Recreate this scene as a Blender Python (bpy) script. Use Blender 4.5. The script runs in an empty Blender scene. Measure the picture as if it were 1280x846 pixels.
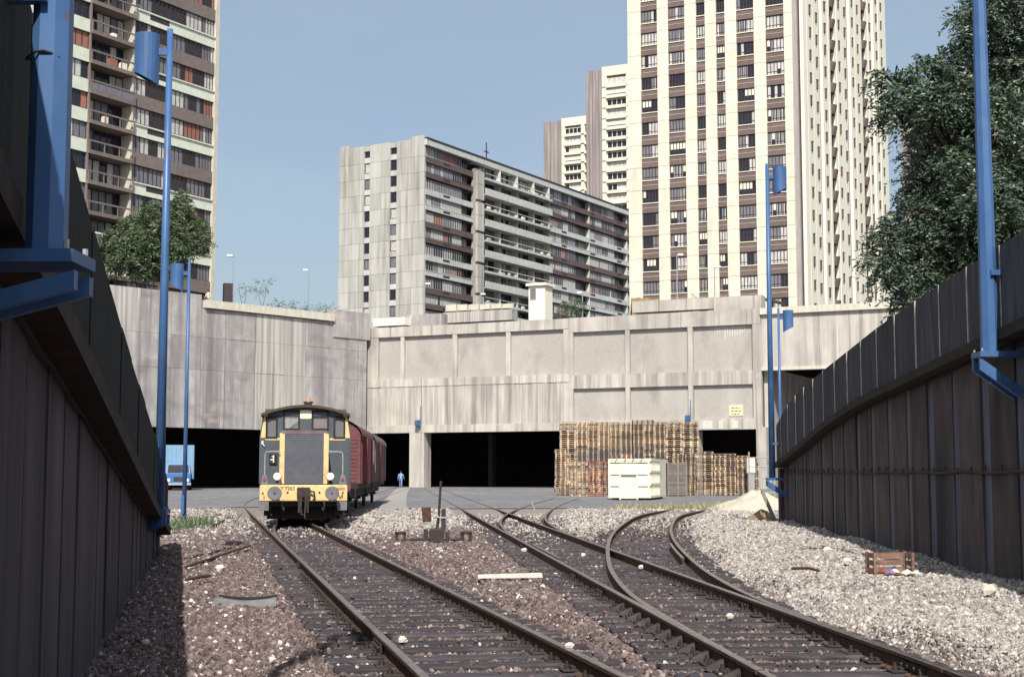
import bpy, math, random
import numpy as np
from mathutils import Vector, Matrix

random.seed(7)
rng = np.random.default_rng(11)
scene = bpy.context.scene
COL = scene.collection
R = math.radians

# ------------------------------------------------------------------ camera
CAMZ, F, PITCH = 1.55, 1778.0, math.atan(168 / 1778.0)
cam_d = bpy.data.cameras.new('camera'); cam = bpy.data.objects.new('camera', cam_d); COL.objects.link(cam)
cam_d.sensor_width = 36; cam_d.lens = 36 * F / 1280; cam_d.clip_end = 8000; cam_d.clip_start = .1
cam.location = (0, 0, CAMZ); cam.rotation_euler = (math.pi / 2 + PITCH, 0, 0)
scene.camera = cam

# ------------------------------------------------------------------ sky, sun, exposure
SUN_EL, SUN_HEAD = R(46), 0.0
w = bpy.data.worlds.new('World'); scene.world = w; w.use_nodes = True
nt = w.node_tree; bg = nt.nodes['Background']
sky = nt.nodes.new('ShaderNodeTexSky'); sky.sky_type = 'NISHITA'; sky.sun_disc = False
sky.sun_elevation = SUN_EL; sky.sun_rotation = math.pi; sky.altitude = 60
sky.air_density = 1.0; sky.dust_density = 3.0; sky.ozone_density = 1.0
# thin milky veil of high cloud over the clear sky
tc = nt.nodes.new('ShaderNodeTexCoord'); mpn = nt.nodes.new('ShaderNodeMapping'); mpn.inputs['Scale'].default_value = (1.1, 1.1, 5.0); mpn.inputs['Rotation'].default_value = (.5, .25, .6)
cn = nt.nodes.new('ShaderNodeTexNoise'); cn.inputs['Scale'].default_value = 1.3; cn.inputs['Detail'].default_value = 7; cn.inputs['Roughness'].default_value = .55
mrn = nt.nodes.new('ShaderNodeMapRange'); mrn.inputs[1].default_value = .3; mrn.inputs[2].default_value = .75; mrn.inputs[3].default_value = .31; mrn.inputs[4].default_value = .60
mxn = nt.nodes.new('ShaderNodeMix'); mxn.data_type = 'RGBA'; mxn.inputs[7].default_value = (4.0, 4.85, 5.5, 1)
nt.links.new(tc.outputs['Generated'], mpn.inputs[0]); nt.links.new(mpn.outputs[0], cn.inputs['Vector']); nt.links.new(cn.outputs['Fac'], mrn.inputs[0])
nt.links.new(mrn.outputs[0], mxn.inputs['Factor']); nt.links.new(sky.outputs[0], mxn.inputs[6])
nt.links.new(mxn.outputs[2], bg.inputs[0]); bg.inputs[1].default_value = .11
sd = bpy.data.lights.new('sun', 'SUN'); sun = bpy.data.objects.new('sun', sd); COL.objects.link(sun)
sd.energy = 5.0; sd.angle = R(.53); sd.color = (1, .955, .86)
sun.rotation_euler = (math.pi / 2 - SUN_EL, 0, SUN_HEAD); sun.location = (0, -50, 60)
vs = scene.view_settings; vs.view_transform = 'Standard'; vs.look = 'None'; vs.gamma = 1; vs.use_curve_mapping = False
vs.exposure = .25

# ------------------------------------------------------------------ picture -> place
cp, sp = math.cos(PITCH), math.sin(PITCH)
def PX(px, py, Y):                       # world x of a picture column at depth Y
    cy = -(py - 423) / F
    return Y * ((px - 640) / F) / (cp - cy * sp)
def PZ(py, Y):                           # world height of a picture row at depth Y
    cy = -(py - 423) / F
    return CAMZ + Y * (sp + cy * cp) / (cp - cy * sp)
def curve(pts):                          # smooth curve through a table (finite-difference hermite)
    xs = np.array([p[0] for p in pts], float); ys = np.array([p[1] for p in pts], float)
    m = np.gradient(ys, xs)
    def f(x):
        x = np.asarray(x, float); i = np.clip(np.searchsorted(xs, x) - 1, 0, len(xs) - 2)
        h = xs[i + 1] - xs[i]; t = (x - xs[i]) / h
        lo, hi = t < 0, t > 1; tc = np.clip(t, 0, 1)
        v = ((2*tc**3 - 3*tc**2 + 1) * ys[i] + (tc**3 - 2*tc**2 + tc) * h * m[i]
             + (-2*tc**3 + 3*tc**2) * ys[i + 1] + (tc**3 - tc**2) * h * m[i + 1])
        v = np.where(lo, ys[0] + (x - xs[0]) * m[0], v); v = np.where(hi, ys[-1] + (x - xs[-1]) * m[-1], v)
        return v
    return f

# ------------------------------------------------------------------ materials
MATS = {}
def M(name, c1, c2=None, sc=3., st=(1, 1, 1), rough=.85, bump=0., spec=.25, metal=0., c3=None, sc3=.3, lo=.35, hi=.65,
      lo3=.5, hi3=.75, st3=(1, 1, 1), rnd=0., bdist=.02, coat=0., em=None, layers=()):
    m = bpy.data.materials.new(name); m.use_nodes = True; MATS[name] = m
    n, l = m.node_tree.nodes, m.node_tree.links
    b = n['Principled BSDF']; b.inputs['Roughness'].default_value = rough; b.inputs['Metallic'].default_value = metal
    b.inputs['Specular IOR Level'].default_value = spec; b.inputs['Coat Weight'].default_value = coat
    c2 = c2 or tuple(x * .8 for x in c1)
    g = n.new('ShaderNodeNewGeometry')
    def noise(scale, stretch, detail=6):
        mp = n.new('ShaderNodeMapping'); mp.inputs['Scale'].default_value = tuple(scale * s for s in stretch)
        l.new(g.outputs['Position'], mp.inputs['Vector'])
        t = n.new('ShaderNodeTexNoise'); t.inputs['Scale'].default_value = 1; t.inputs['Detail'].default_value = detail
        l.new(mp.outputs[0], t.inputs['Vector']); return t
    t = noise(sc, st)
    r = n.new('ShaderNodeValToRGB'); e = r.color_ramp.elements
    e[0].position, e[0].color = lo, (*c1, 1); e[1].position, e[1].color = hi, (*c2, 1)
    l.new(t.outputs['Fac'], r.inputs[0]); out = r.outputs[0]
    if c3:
        t3 = noise(sc3, st3); r3 = n.new('ShaderNodeValToRGB'); e3 = r3.color_ramp.elements
        e3[0].position, e3[1].position = lo3, hi3
        l.new(t3.outputs['Fac'], r3.inputs[0])
        mx = n.new('ShaderNodeMix'); mx.data_type = 'RGBA'
        l.new(r3.outputs[0], mx.inputs['Factor']); l.new(out, mx.inputs[6]); mx.inputs[7].default_value = (*c3, 1); out = mx.outputs[2]
    for lc, lsc, lst, l0, l1, amt in layers:
        tl_ = noise(lsc, lst); rl = n.new('ShaderNodeMapRange'); rl.inputs[1].default_value = l0; rl.inputs[2].default_value = l1; rl.inputs[4].default_value = amt
        l.new(tl_.outputs['Fac'], rl.inputs[0]); ml = n.new('ShaderNodeMix'); ml.data_type = 'RGBA'
        l.new(rl.outputs[0], ml.inputs['Factor']); l.new(out, ml.inputs[6]); ml.inputs[7].default_value = (*lc, 1); out = ml.outputs[2]
    if rnd:
        oi = n.new('ShaderNodeObjectInfo'); mr = n.new('ShaderNodeMapRange')
        mr.inputs[3].default_value = 1 - rnd; mr.inputs[4].default_value = 1 + rnd * .7
        l.new(oi.outputs['Random'], mr.inputs[0])
        hs = n.new('ShaderNodeHueSaturation'); l.new(mr.outputs[0], hs.inputs['Value']); l.new(out, hs.inputs['Color']); out = hs.outputs[0]
    l.new(out, b.inputs['Base Color'])
    if bump:
        bp = n.new('ShaderNodeBump'); bp.inputs['Strength'].default_value = bump; bp.inputs['Distance'].default_value = bdist
        l.new(t.outputs['Fac'], bp.inputs['Height']); l.new(bp.outputs[0], b.inputs['Normal'])
    if em:
        b.inputs['Emission Color'].default_value = (*em[0], 1); b.inputs['Emission Strength'].default_value = em[1]
    return m

def attr_mat(name, attr, kind, rough=.9, sc=40., amt=.35):
    m = bpy.data.materials.new(name); m.use_nodes = True; MATS[name] = m
    n, l = m.node_tree.nodes, m.node_tree.links; b = n['Principled BSDF']; b.inputs['Roughness'].default_value = rough
    b.inputs['Specular IOR Level'].default_value = .2
    a = n.new('ShaderNodeAttribute'); a.attribute_name = attr; a.attribute_type = kind
    g = n.new('ShaderNodeNewGeometry'); t = n.new('ShaderNodeTexNoise'); t.inputs['Scale'].default_value = sc; t.inputs['Detail'].default_value = 5
    l.new(g.outputs['Position'], t.inputs['Vector'])
    mr = n.new('ShaderNodeMapRange'); mr.inputs[1].default_value = .3; mr.inputs[2].default_value = .7
    mr.inputs[3].default_value = 1 - amt; mr.inputs[4].default_value = 1 + amt
    l.new(t.outputs['Fac'], mr.inputs[0])
    hs = n.new('ShaderNodeHueSaturation'); l.new(mr.outputs[0], hs.inputs['Value']); l.new(a.outputs['Color'], hs.inputs['Color'])
    l.new(hs.outputs[0], b.inputs['Base Color'])
    return m

DRIP = [((.20, .175, .175), 1.0, (1.9, 1.9, .05), .54, .70, .75), ((.60, .57, .50), 1.0, (3.2, 3.2, .07), .64, .72, .8), ((.17, .15, .155), .22, (1, 1, 2.6), .56, .72, .55), ((.5, .47, .41), .35, (1, 1, 1.6), .58, .7, .5), ((.27, .25, .245), .16, (1, 1, 1.3), .50, .68, .5)]
M('concrete', (.53, .50, .455), (.43, .405, .375), 1.1, (1, 1, .3), .9, .25, c3=(.30, .265, .25), sc3=.5, st3=(1.6, 1.6, .14), lo3=.5, hi3=.72, layers=DRIP[:2] + DRIP[3:])
M('concrete_board', (.56, .53, .475), (.39, .365, .335), 2.2, (1, 1, .06), .9, .3, c3=(.25, .22, .215), sc3=.9, st3=(1.3, 1.3, .1), lo3=.50, hi3=.70, layers=DRIP[:2] + DRIP[4:], rnd=.12)
M('concrete_grey', (.42, .40, .395), (.325, .308, .312), 1.4, (1, 1, .5), .9, .25, c3=(.20, .182, .19), sc3=.45, st3=(1.8, 1.8, .1), lo3=.48, hi3=.72, rnd=.13, layers=DRIP)
M('concrete_streak', (.49, .465, .435), (.30, .28, .28), 2.6, (1, 1, .03), .9, .3, c3=(.52, .49, .43), sc3=1.5, st3=(1, 1, .05), lo3=.54, hi3=.68, layers=DRIP[:2])
M('concrete_panel', (.40, .375, .35), (.36, .335, .315), 5, (1, 1, 1), .9, .2, c3=(.47, .44, .405), sc3=.35, st3=(1, 1, .5), lo3=.45, hi3=.75, layers=[((.25, .22, .215), .5, (1, 1, .6), .55, .75, .6), ((.48, .45, .40), 1.2, (1, 1, .3), .6, .72, .5)])
M('lime_streak', (.62, .60, .54), (.5, .48, .43), 5)
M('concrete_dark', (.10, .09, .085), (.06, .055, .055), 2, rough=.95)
M('concrete_light', (.60, .57, .48), (.5, .47, .4), 3, (1, 1, .3), .85)
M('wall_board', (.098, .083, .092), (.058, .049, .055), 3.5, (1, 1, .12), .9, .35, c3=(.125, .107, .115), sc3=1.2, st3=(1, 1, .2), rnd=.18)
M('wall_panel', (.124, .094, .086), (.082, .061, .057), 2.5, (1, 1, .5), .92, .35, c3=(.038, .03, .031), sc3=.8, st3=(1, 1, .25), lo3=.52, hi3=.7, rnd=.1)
M('wall_strip', (.17, .163, .185), (.108, .104, .122), 4, (1, 1, .1), .9, .3)
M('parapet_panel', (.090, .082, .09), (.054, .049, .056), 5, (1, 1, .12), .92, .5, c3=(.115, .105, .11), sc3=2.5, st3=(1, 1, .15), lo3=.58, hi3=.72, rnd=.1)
M('joint', (.55, .52, .47), (.38, .36, .33), 8)
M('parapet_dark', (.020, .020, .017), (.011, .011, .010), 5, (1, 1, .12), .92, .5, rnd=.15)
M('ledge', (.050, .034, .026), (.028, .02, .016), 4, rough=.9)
M('rust', (.10, .05, .035), (.055, .03, .024), 12, rough=.85, bump=.3)
M('blue_paint', (.050, .125, .295), (.040, .10, .245), 5, (1, 1, .3), .42, spec=.45, c3=(.075, .15, .30), sc3=2, lo3=.5, hi3=.8, layers=[((.03, .07, .16), 1.5, (4, 4, .25), .55, .75, .6), ((.13, .07, .045), 7, (1, 1, .6), .67, .73, .8)])
M('rail_side', (.125, .070, .048), (.07, .042, .033), 9, rough=.8, bump=.2)
M('rail_top', (.34, .275, .245), (.21, .16, .14), 6, rough=.33, metal=.8, spec=.5)
M('sleeper', (.068, .057, .064), (.034, .030, .036), 3, (1, 8, 4), .85, .4, c3=(.105, .09, .095), sc3=2.5, lo3=.55, hi3=.8, rnd=.25)
M('iron', (.06, .048, .045), (.035, .03, .03), 10, rough=.7, metal=.2)
M('asphalt', (.185, .18, .19), (.135, .133, .145), 1.2, (1, .35, 1), .88, .2, c3=(.22, .21, .205), sc3=.12, st3=(1, .5, 1), lo3=.48, hi3=.75)
M('road_paint', (.5, .49, .46), (.35, .34, .33), 1.5, rough=.8)
M('path_concrete', (.33, .31, .29), (.25, .24, .23), 1.5)
M('tower_concrete', (.72, .69, .57), (.63, .60, .50), 4, (1, 1, .25), .8, .15, c3=(.54, .51, .43), sc3=.8, st3=(1, 1, .2), lo3=.55, hi3=.8, rnd=.05)
M('tower_white', (.84, .81, .69), (.78, .75, .64), 2, (1, 1, .2), .75, rnd=.03)
M('tower_shade_grey', (.36, .325, .32), (.3, .27, .27), 3, (1, 1, .2))  # pale tower facing greyed to carry the shade of chamfer and recesses
M('spandrel', (.172, .128, .118), (.145, .106, .098), 2, rough=.8, rnd=.08)
M('spandrel_line', (.42, .35, .31), (.36, .30, .27), 3)
M('slab_concrete', (.50, .49, .455), (.41, .40, .375), 1.0, (1, 1, .12), .9, .15, c3=(.29, .275, .26), sc3=1.1, st3=(1, 1, .06), lo3=.52, hi3=.72, rnd=.13)
M('slab_white', (.56, .58, .56), (.46, .48, .47), 1.2, rough=.8, rnd=.06)
M('left_white', (.66, .70, .60), (.58, .62, .54), 1.5, rough=.75, rnd=.04)
M('brown_band', (.135, .102, .10), (.108, .083, .082), 2, rough=.8, rnd=.08)
M('grey_band', (.20, .165, .155), (.165, .138, .13), 2, rough=.8, rnd=.06)
M('far_grey', (.34, .30, .285), (.22, .195, .195), 1.2, (1, 1, .05), .9, rnd=.06)
M('far_white', (.72, .69, .58), (.65, .62, .53), 2, rnd=.04)
M('glass', (.022, .022, .034), (.014, .014, .022), 2, rough=.12, spec=.5)
M('curtain', (.62, .61, .58), (.34, .33, .34), 14, (1, 1, .08), .6, spec=.4, coat=.25)
M('curtain_grey', (.20, .195, .22), (.13, .125, .15), 14, (1, 1, .08), .5, spec=.4, coat=.3)
M('blind', (.72, .70, .60), (.66, .64, .55), 3, (1, 1, 6), .7)
M('shutter', (.36, .165, .12), (.29, .13, .10), 9, (1, 1, .1), .7, rnd=.15)
M('wood_yellow', (.42, .27, .12), (.32, .2, .1), 6, rough=.7)
M('frame', (.058, .045, .05), (.045, .036, .04), 3, rough=.6)
M('frame_light', (.35, .33, .32), (.28, .27, .27), 3, rough=.6)
M('pallet_wood', (.56, .42, .285), (.42, .30, .20), 3.5, (1, 1, 4), .85, c3=(.27, .195, .15), sc3=.5, lo3=.5, hi3=.7, rnd=.33)
M('pallet_old', (.31, .25, .205), (.21, .165, .14), 3.5, (1, 1, 4), .9, rnd=.3)
M('pallet_red', (.34, .135, .10), (.24, .095, .08), 3, (1, 1, 4), .9, rnd=.25)
M('pallet_grey', (.22, .19, .17), (.15, .13, .125), 4, (1, 1, 4), .9, rnd=.2)
M('container_white', (.74, .725, .60), (.66, .64, .53), 2, rough=.6, c3=(.50, .44, .34), sc3=1.6, lo3=.62, hi3=.78)
M('container_red', (.30, .07, .05), (.22, .05, .04), 6, rough=.6)
M('loco_green', (.078, .092, .108), (.064, .076, .09), 2, rough=.5, spec=.35)
M('loco_grille', (.118, .124, .148), (.10, .104, .126), 6, rough=.65)
M('loco_yellow', (.70, .52, .25), (.60, .44, .21), 5, rough=.6, c3=(.42, .29, .14), sc3=5, lo3=.6, hi3=.8)
M('loco_dark', (.035, .03, .03), (.022, .02, .02), 6, rough=.8)
M('roof_brown', (.075, .055, .042), (.055, .04, .032), 4, rough=.7)
M('lamp_white', (.85, .82, .72), (.8, .77, .68), 4, rough=.25, spec=.6)
M('plate_cream', (.78, .75, .58), (.7, .67, .52), 6, rough=.6)
M('step_grey', (.17, .165, .175), (.13, .125, .135), 5, rough=.7)
M('orange_lens', (.55, .30, .16), (.45, .24, .12), 3, rough=.2)
M('wagon_red', (.165, .062, .068), (.125, .048, .053), 3, (1, 1, 3), .75, c3=(.11, .04, .04), sc3=1.1, lo3=.55, hi3=.8, rnd=.06)
M('wagon_bright', (.22, .05, .05), (.17, .04, .042), 2, rough=.7)
M('wagon_mauve', (.19, .14, .155), (.14, .10, .115), 2.5, (1, 1, 2), .75, c3=(.10, .05, .055), sc3=1.2, lo3=.52, hi3=.75)
M('rubber', (.02, .02, .02), (.014, .014, .014), 5, rough=.8)
M('truck_blue', (.20, .34, .48), (.17, .30, .43), 2, rough=.5)
M('cab_blue', (.05, .16, .42), (.045, .14, .36), 2, rough=.35, spec=.5)
M('jacket', (.20, .33, .55), (.16, .28, .48), 8, rough=.9)
M('trousers', (.14, .26, .48), (.11, .2, .4), 8, rough=.9)
M('skin', (.45, .28, .2), (.4, .24, .17), 8, rough=.7)
M('hair', (.02, .015, .012), (.015, .012, .01), 20, rough=.8)
M('shoe', (.03, .025, .025), (.02, .018, .018), 8)
M('shirt_white', (.7, .6, .55), (.62, .52, .48), 8)
M('sign_cream', (.72, .70, .42), (.66, .64, .38), 4, rough=.6)
M('ink', (.08, .07, .05), (.06, .05, .04), 4)
M('sand', (.52, .475, .385), (.43, .395, .32), 9, rough=.95, bump=.5, c3=(.42, .38, .30), sc3=1.5)
M('crate_wood', (.27, .165, .12), (.16, .10, .08), 7, (1, 1, 3), .85, rnd=.25)
M('plank_white', (.62, .60, .52), (.5, .48, .42), 6, rough=.85, bump=.3)
M('slab_cover', (.20, .20, .20), (.14, .14, .145), 8, rough=.85, bump=.3)
M('litter_white', (.62, .59, .52), (.5, .47, .41), 6, rough=.8)
M('litter_blue', (.08, .16, .42), (.5, .12, .2), 20, rough=.5)
M('bark', (.085, .065, .05), (.05, .04, .032), 8, (1, 1, .2), .95, .4)
M('leaf', (.088, .128, .080), (.045, .072, .048), 1.3, rough=.42, spec=.45, c3=(.15, .19, .15), sc3=.9, lo3=.5, hi3=.75)  # paler noise patches paint highlights onto the leaves
M('leaf_fresh', (.115, .155, .08), (.065, .095, .055), 1.1, rough=.5, spec=.35, c3=(.10, .16, .085), sc3=.7, lo3=.5, hi3=.75)
M('dry_grass', (.40, .35, .20), (.26, .24, .13), 5, rough=.9)
M('earth', (.30, .20, .11), (.2, .14, .08), 4, rough=.95)
M('bank', (.07, .085, .045), (.05, .055, .035), 2, rough=.95)
M('galvanised', (.42, .43, .45), (.34, .35, .37), 5, rough=.5, metal=.3)
M('cable', (.03, .028, .028), (.02, .02, .02), 5)
attr_mat('ground_mat', 'tint', 'GEOMETRY', .95, 26., .4)
attr_mat('stone', 'tint', 'INSTANCER', .85, 60., .2)

# ------------------------------------------------------------------ mesh helpers
class MB:
    def __init__(s): s.v, s.f, s.m, s.mi, s.cur = [], [], [], [], 0
    def mat(s, name):
        if name not in s.m: s.m.append(name)
        s.cur = s.m.index(name); return s
    def add(s, vs, fs):
        k = len(s.v); s.v += [tuple(p) for p in vs]; s.f += [tuple(i + k for i in f) for f in fs]; s.mi += [s.cur] * len(fs); return s
    def hexa(s, p):       # 8 corners: bottom 4 (ccw), top 4
        return s.add(p, [(3, 2, 1, 0), (4, 5, 6, 7), (0, 1, 5, 4), (1, 2, 6, 5), (2, 3, 7, 6), (3, 0, 4, 7)])
    def box(s, x0, x1, y0, y1, z0, z1):
        return s.hexa([(x0, y0, z0), (x1, y0, z0), (x1, y1, z0), (x0, y1, z0), (x0, y0, z1), (x1, y0, z1), (x1, y1, z1), (x0, y1, z1)])
    def bbox(s, x0, x1, y0, y1, z0, z1, b=.01):     # chamfered box
        P = []
        for z, k in ((z0, b), (z0 + b, 0), (z1 - b, 0), (z1, b)):
            P += [(x0 + k, y0 + k + 0, z), (x1 - k, y0 + k, z), (x1 - k, y1 - k, z), (x0 + k, y1 - k, z)]
        fs = [(3, 2, 1, 0), (12, 13, 14, 15)]
        for r in range(3):
            for i in range(4):
                j = (i + 1) % 4; fs.append((r*4 + i, r*4 + j, r*4 + 4 + j, r*4 + 4 + i))
        return s.add(P, fs)
    def cyl(s, p0, p1, r0, r1=None, n=10, caps=True, rot=0.):
        r1 = r0 if r1 is None else r1
        p0, p1 = Vector(p0), Vector(p1); d = (p1 - p0).normalized()
        a = d.orthogonal().normalized() if abs(d.z) < .999 else Vector((1, 0, 0)); b = d.cross(a)
        P = []
        for p, r in ((p0, r0), (p1, r1)):
            for i in range(n):
                t = 2 * math.pi * (i + rot) / n; P.append(p + (a * math.cos(t) + b * math.sin(t)) * r)
        fs = [(i, (i + 1) % n, n + (i + 1) % n, n + i) for i in range(n)]
        if caps: fs += [tuple(range(n - 1, -1, -1)), tuple(range(n, 2 * n))]
        return s.add(P, fs)
    def tube(s, pts, r, n=6):
        pts = [Vector(p) for p in pts]; rs = r if isinstance(r, (list, tuple)) else [r] * len(pts)
        P = []; a = None
        for i, p in enumerate(pts):
            d = (pts[min(i + 1, len(pts) - 1)] - pts[max(i - 1, 0)]).normalized()
            if a is None: a = d.orthogonal().normalized()
            a = (a - d * a.dot(d)).normalized(); b = d.cross(a)
            for k in range(n):
                t = 2 * math.pi * k / n; P.append(p + (a * math.cos(t) + b * math.sin(t)) * rs[i])
        fs = [(i*n + k, i*n + (k + 1) % n, (i + 1)*n + (k + 1) % n, (i + 1)*n + k) for i in range(len(pts) - 1) for k in range(n)]
        fs += [tuple(range(n - 1, -1, -1)), tuple(range((len(pts) - 1)*n, len(pts)*n))]
        return s.add(P, fs)
    def extrude_y(s, prof, y0, y1):      # profile (x,z) ccw seen from -y
        n = len(prof); P = [(x, y0, z) for x, z in prof] + [(x, y1, z) for x, z in prof]
        fs = [tuple(range(n)), tuple(range(2*n - 1, n - 1, -1))] + [((i + 1) % n, i, n + i, n + (i + 1) % n) for i in range(n)]
        return s.add(P, fs)
    def mesh(s, name, smooth=False):
        me = bpy.data.meshes.new(name); me.from_pydata(s.v, [], s.f)
        for m in s.m: me.materials.append(MATS[m])
        if s.m: me.polygons.foreach_set('material_index', s.mi)
        if smooth: me.polygons.foreach_set('use_smooth', [True] * len(me.polygons))
        me.update(); return me
    def obj(s, name, parent=None, smooth=False, loc=None, rz=0):
        return link(name, s.mesh(name, smooth), parent, loc, rz)

def link(name, me, parent=None, loc=None, rz=0, scale=None):
    o = bpy.data.objects.new(name, me); COL.objects.link(o)
    if parent: o.parent = parent
    if loc: o.location = loc
    if rz: o.rotation_euler = (0, 0, rz)
    if scale: o.scale = scale
    return o
def tag(o, label=None, cat=None, group=None, kind=None):
    if label: o['label'] = label
    if cat: o['category'] = cat
    if group: o['group'] = group
    if kind: o['kind'] = kind
    return o
def thing(name, label, cat, loc=(0, 0, 0), rz=0, group=None):
    o = bpy.data.objects.new(name, None); COL.objects.link(o); o.location = loc; o.rotation_euler = (0, 0, rz)
    o.empty_display_size = .3
    return tag(o, label, cat, group)
UNIT = {}
def bx(parent, name, mat, x0, x1, y0, y1, z0, z1):     # a box piece that shares one mesh per material
    if mat not in UNIT: UNIT[mat] = MB().mat(mat).box(0, 1, 0, 1, 0, 1).mesh('piece_' + mat)
    return link(name, UNIT[mat], parent, (min(x0, x1), min(y0, y1), z0), 0, (abs(x1 - x0), abs(y1 - y0), z1 - z0))
def copy_tree(o, parent=None):
    c = o.copy(); COL.objects.link(c)
    if parent: c.parent = parent
    for ch in list(o.children): copy_tree(ch, c)
    return c

WIN = {}
def window(parent, x0, x1, z0, z1, y, n, kinds, frame='frame', name='window', transom=0., bar=.07):
    """a window on a wall that faces -y: frame with mullions, panes behind it as a sub-part"""
    wd, h = round(x1 - x0, 3), round(z1 - z0, 3); key = (wd, h, n, frame, transom, bar)
    if key not in WIN:
        f = MB().mat(frame)
        f.box(0, wd, 0, .09, 0, bar).box(0, wd, 0, .09, h - bar, h)
        for i in range(n + 1):
            c = bar / 2 + (wd - bar) * i / n; f.box(c - bar / 2, c + bar / 2, .004, .086, bar, h - bar)
        if transom: f.box(bar, wd - bar, .01, .08, transom - bar * .4, transom + bar * .4)
        WIN[key] = f.mesh('window_frame')
    wo = link(name, WIN[key], parent, (x0, y, z0))
    v = random.randrange(7); k2 = (wd, h, n, tuple(kinds), v)
    if k2 not in WIN:
        p = MB(); run = random.choice(kinds)
        for i in range(n):
            if random.random() < .4: run = random.choice(kinds)
            a, b = wd * i / n, wd * (i + 1) / n
            if run == 'blind_half':
                p.mat('blind').box(a, b, .05, .06, h * .45, h); p.mat('glass').box(a, b, .055, .065, 0, h * .45)
            elif run == 'drape':
                t = h * .06; p.mat('glass').box(a, b, .06, .07, 0, h)
                p.mat('curtain').box(a, a + (b - a) * .32, .045, .055, t, h); p.box(b - (b - a) * .3, b, .045, .055, t, h)
            else:
                p.mat(run).box(a, b, .05, .06, 0, h)
        WIN[k2] = p.mesh('pane')
    link('pane', WIN[k2], wo)
    return wo

# ------------------------------------------------------------------ tracks: centre lines
def main_x(y): return 2.78 - .0815 * (np.asarray(y, float) - 10.8)
def left_x(y):
    y = np.asarray(y, float); return .167 - .2125 * (y - 10.8) + .0018 * np.clip(y - 62, 0, 55) ** 2 + .198 * np.clip(y - 117, 0, None)
OFF1 = curve([(10, -.02), (15, .03), (18.2, .12), (22, .45), (27.5, 1.17), (32.7, 1.97), (43.3, 3.95), (55.9, 7.0), (63.3, 9.7), (70, 12.8)])
OFF2 = curve([(33, 0), (37, .05), (45.5, .43), (52.4, 1.09), (60, 2.1), (72, 4.0), (90, 7.2)])
LOCO = curve([(34, -4.763), (38, -5.53), (44, -6.46), (49, -6.86), (55, -7.2), (66, -7.75), (80, -8.4), (110, -9.8), (170, -12.4)])
def br1_x(y): return main_x(y) + OFF1(y)
def br2_x(y): return main_x(y) + OFF2(y)

# ------------------------------------------------------------------ ground
def dist_tracks(x, y):
    d = np.abs(x - main_x(y)); d = np.minimum(d, np.abs(x - left_x(y)))
    d = np.minimum(d, np.where((y > 15) & (y < 60), np.abs(x - br1_x(np.clip(y, 12, 66))), 9))
    d = np.minimum(d, np.where((y > 35), np.abs(x - br2_x(np.clip(y, 34, 90))), 9))
    d = np.minimum(d, np.where((y > 34), np.abs(x - LOCO(np.clip(y, 34, 170))), 9))
    return d
def wob(x, y): return .02*np.sin(1.7*x + .9*y) + .018*np.sin(2.9*x - 1.3*y + 1) + .012*np.sin(5.1*x + 3.7*y) 
def gz(x, y):
    d = dist_tracks(x, y)
    side = -.045 + wob(x, y)
    side = side + .16 * np.clip((x - br1_x(np.clip(y, 12, 40)) - 1.5) / 3, 0, 1) * np.clip((50 - y) / 10, 0, 1)
    t = np.clip((d - 1.25) / .5, 0, 1); t = t*t*(3 - 2*t)
    z = -.215 * (1 - t) + side * t
    far = np.clip((y - 52) / 10, 0, 1)
    z = z * (1 - far) + (-.05) * far
    out = np.clip((np.abs(x) - 16) / 10, 0, 1); z = z * (1 - out) - .06 * out
    return np.where(y > 64, -.06, z)
def pale(x, y):          # 0 = rusty brown ballast, 1 = pale limestone chippings
    a = np.clip((x - br1_x(np.clip(y, 10, 70)) - .85 + .25*np.sin(y*.8)) / .7, 0, 1)
    mid = np.clip((y - 36 + 3*np.sin(x*1.3)) / 7, 0, 1) * .85
    left = np.clip((y - 34) / 10, 0, 1) * .7
    mid = np.where(x < left_x(y), left, mid)
    return np.maximum(a, mid)
ys = np.concatenate([[-3000, -400, -60, -20, -8, 0, 4], np.arange(7, 46, .22), np.arange(46, 70, .8), [74, 80, 100, 150, 250, 500, 1000, 3500]])
xs = np.concatenate([[-3000, -800, -250, -90, -45, -28], np.arange(-18, 14.01, .22), [17, 22, 30, 45, 90, 250, 800, 3000]])
gx, gy = np.meshgrid(xs, ys); gzz = gz(gx, gy)
nx, ny = len(xs), len(ys)
me = bpy.data.meshes.new('ground')
idx = np.arange(nx * ny).reshape(ny, nx)
quads = np.stack([idx[:-1, :-1], idx[:-1, 1:], idx[1:, 1:], idx[1:, :-1]], -1).reshape(-1, 4)
me.from_pydata(np.stack([gx, gy, gzz], -1).reshape(-1, 3).tolist(), [], quads.tolist())
tint = np.ones((nx * ny, 4)); pl = pale(gx, gy).reshape(-1, 1)
tint[:, :3] = np.array([.125, .092, .089]) * (1 - pl) + np.array([.24, .216, .195]) * pl
at = me.attributes.new('tint', 'FLOAT_COLOR', 'POINT'); at.data.foreach_set('color', tint.astype(np.float32).ravel())
me.materials.append(MATS['ground_mat']); me.polygons.foreach_set('use_smooth', [True] * len(me.polygons))
tag(link('ground', me), kind='structure')

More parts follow.
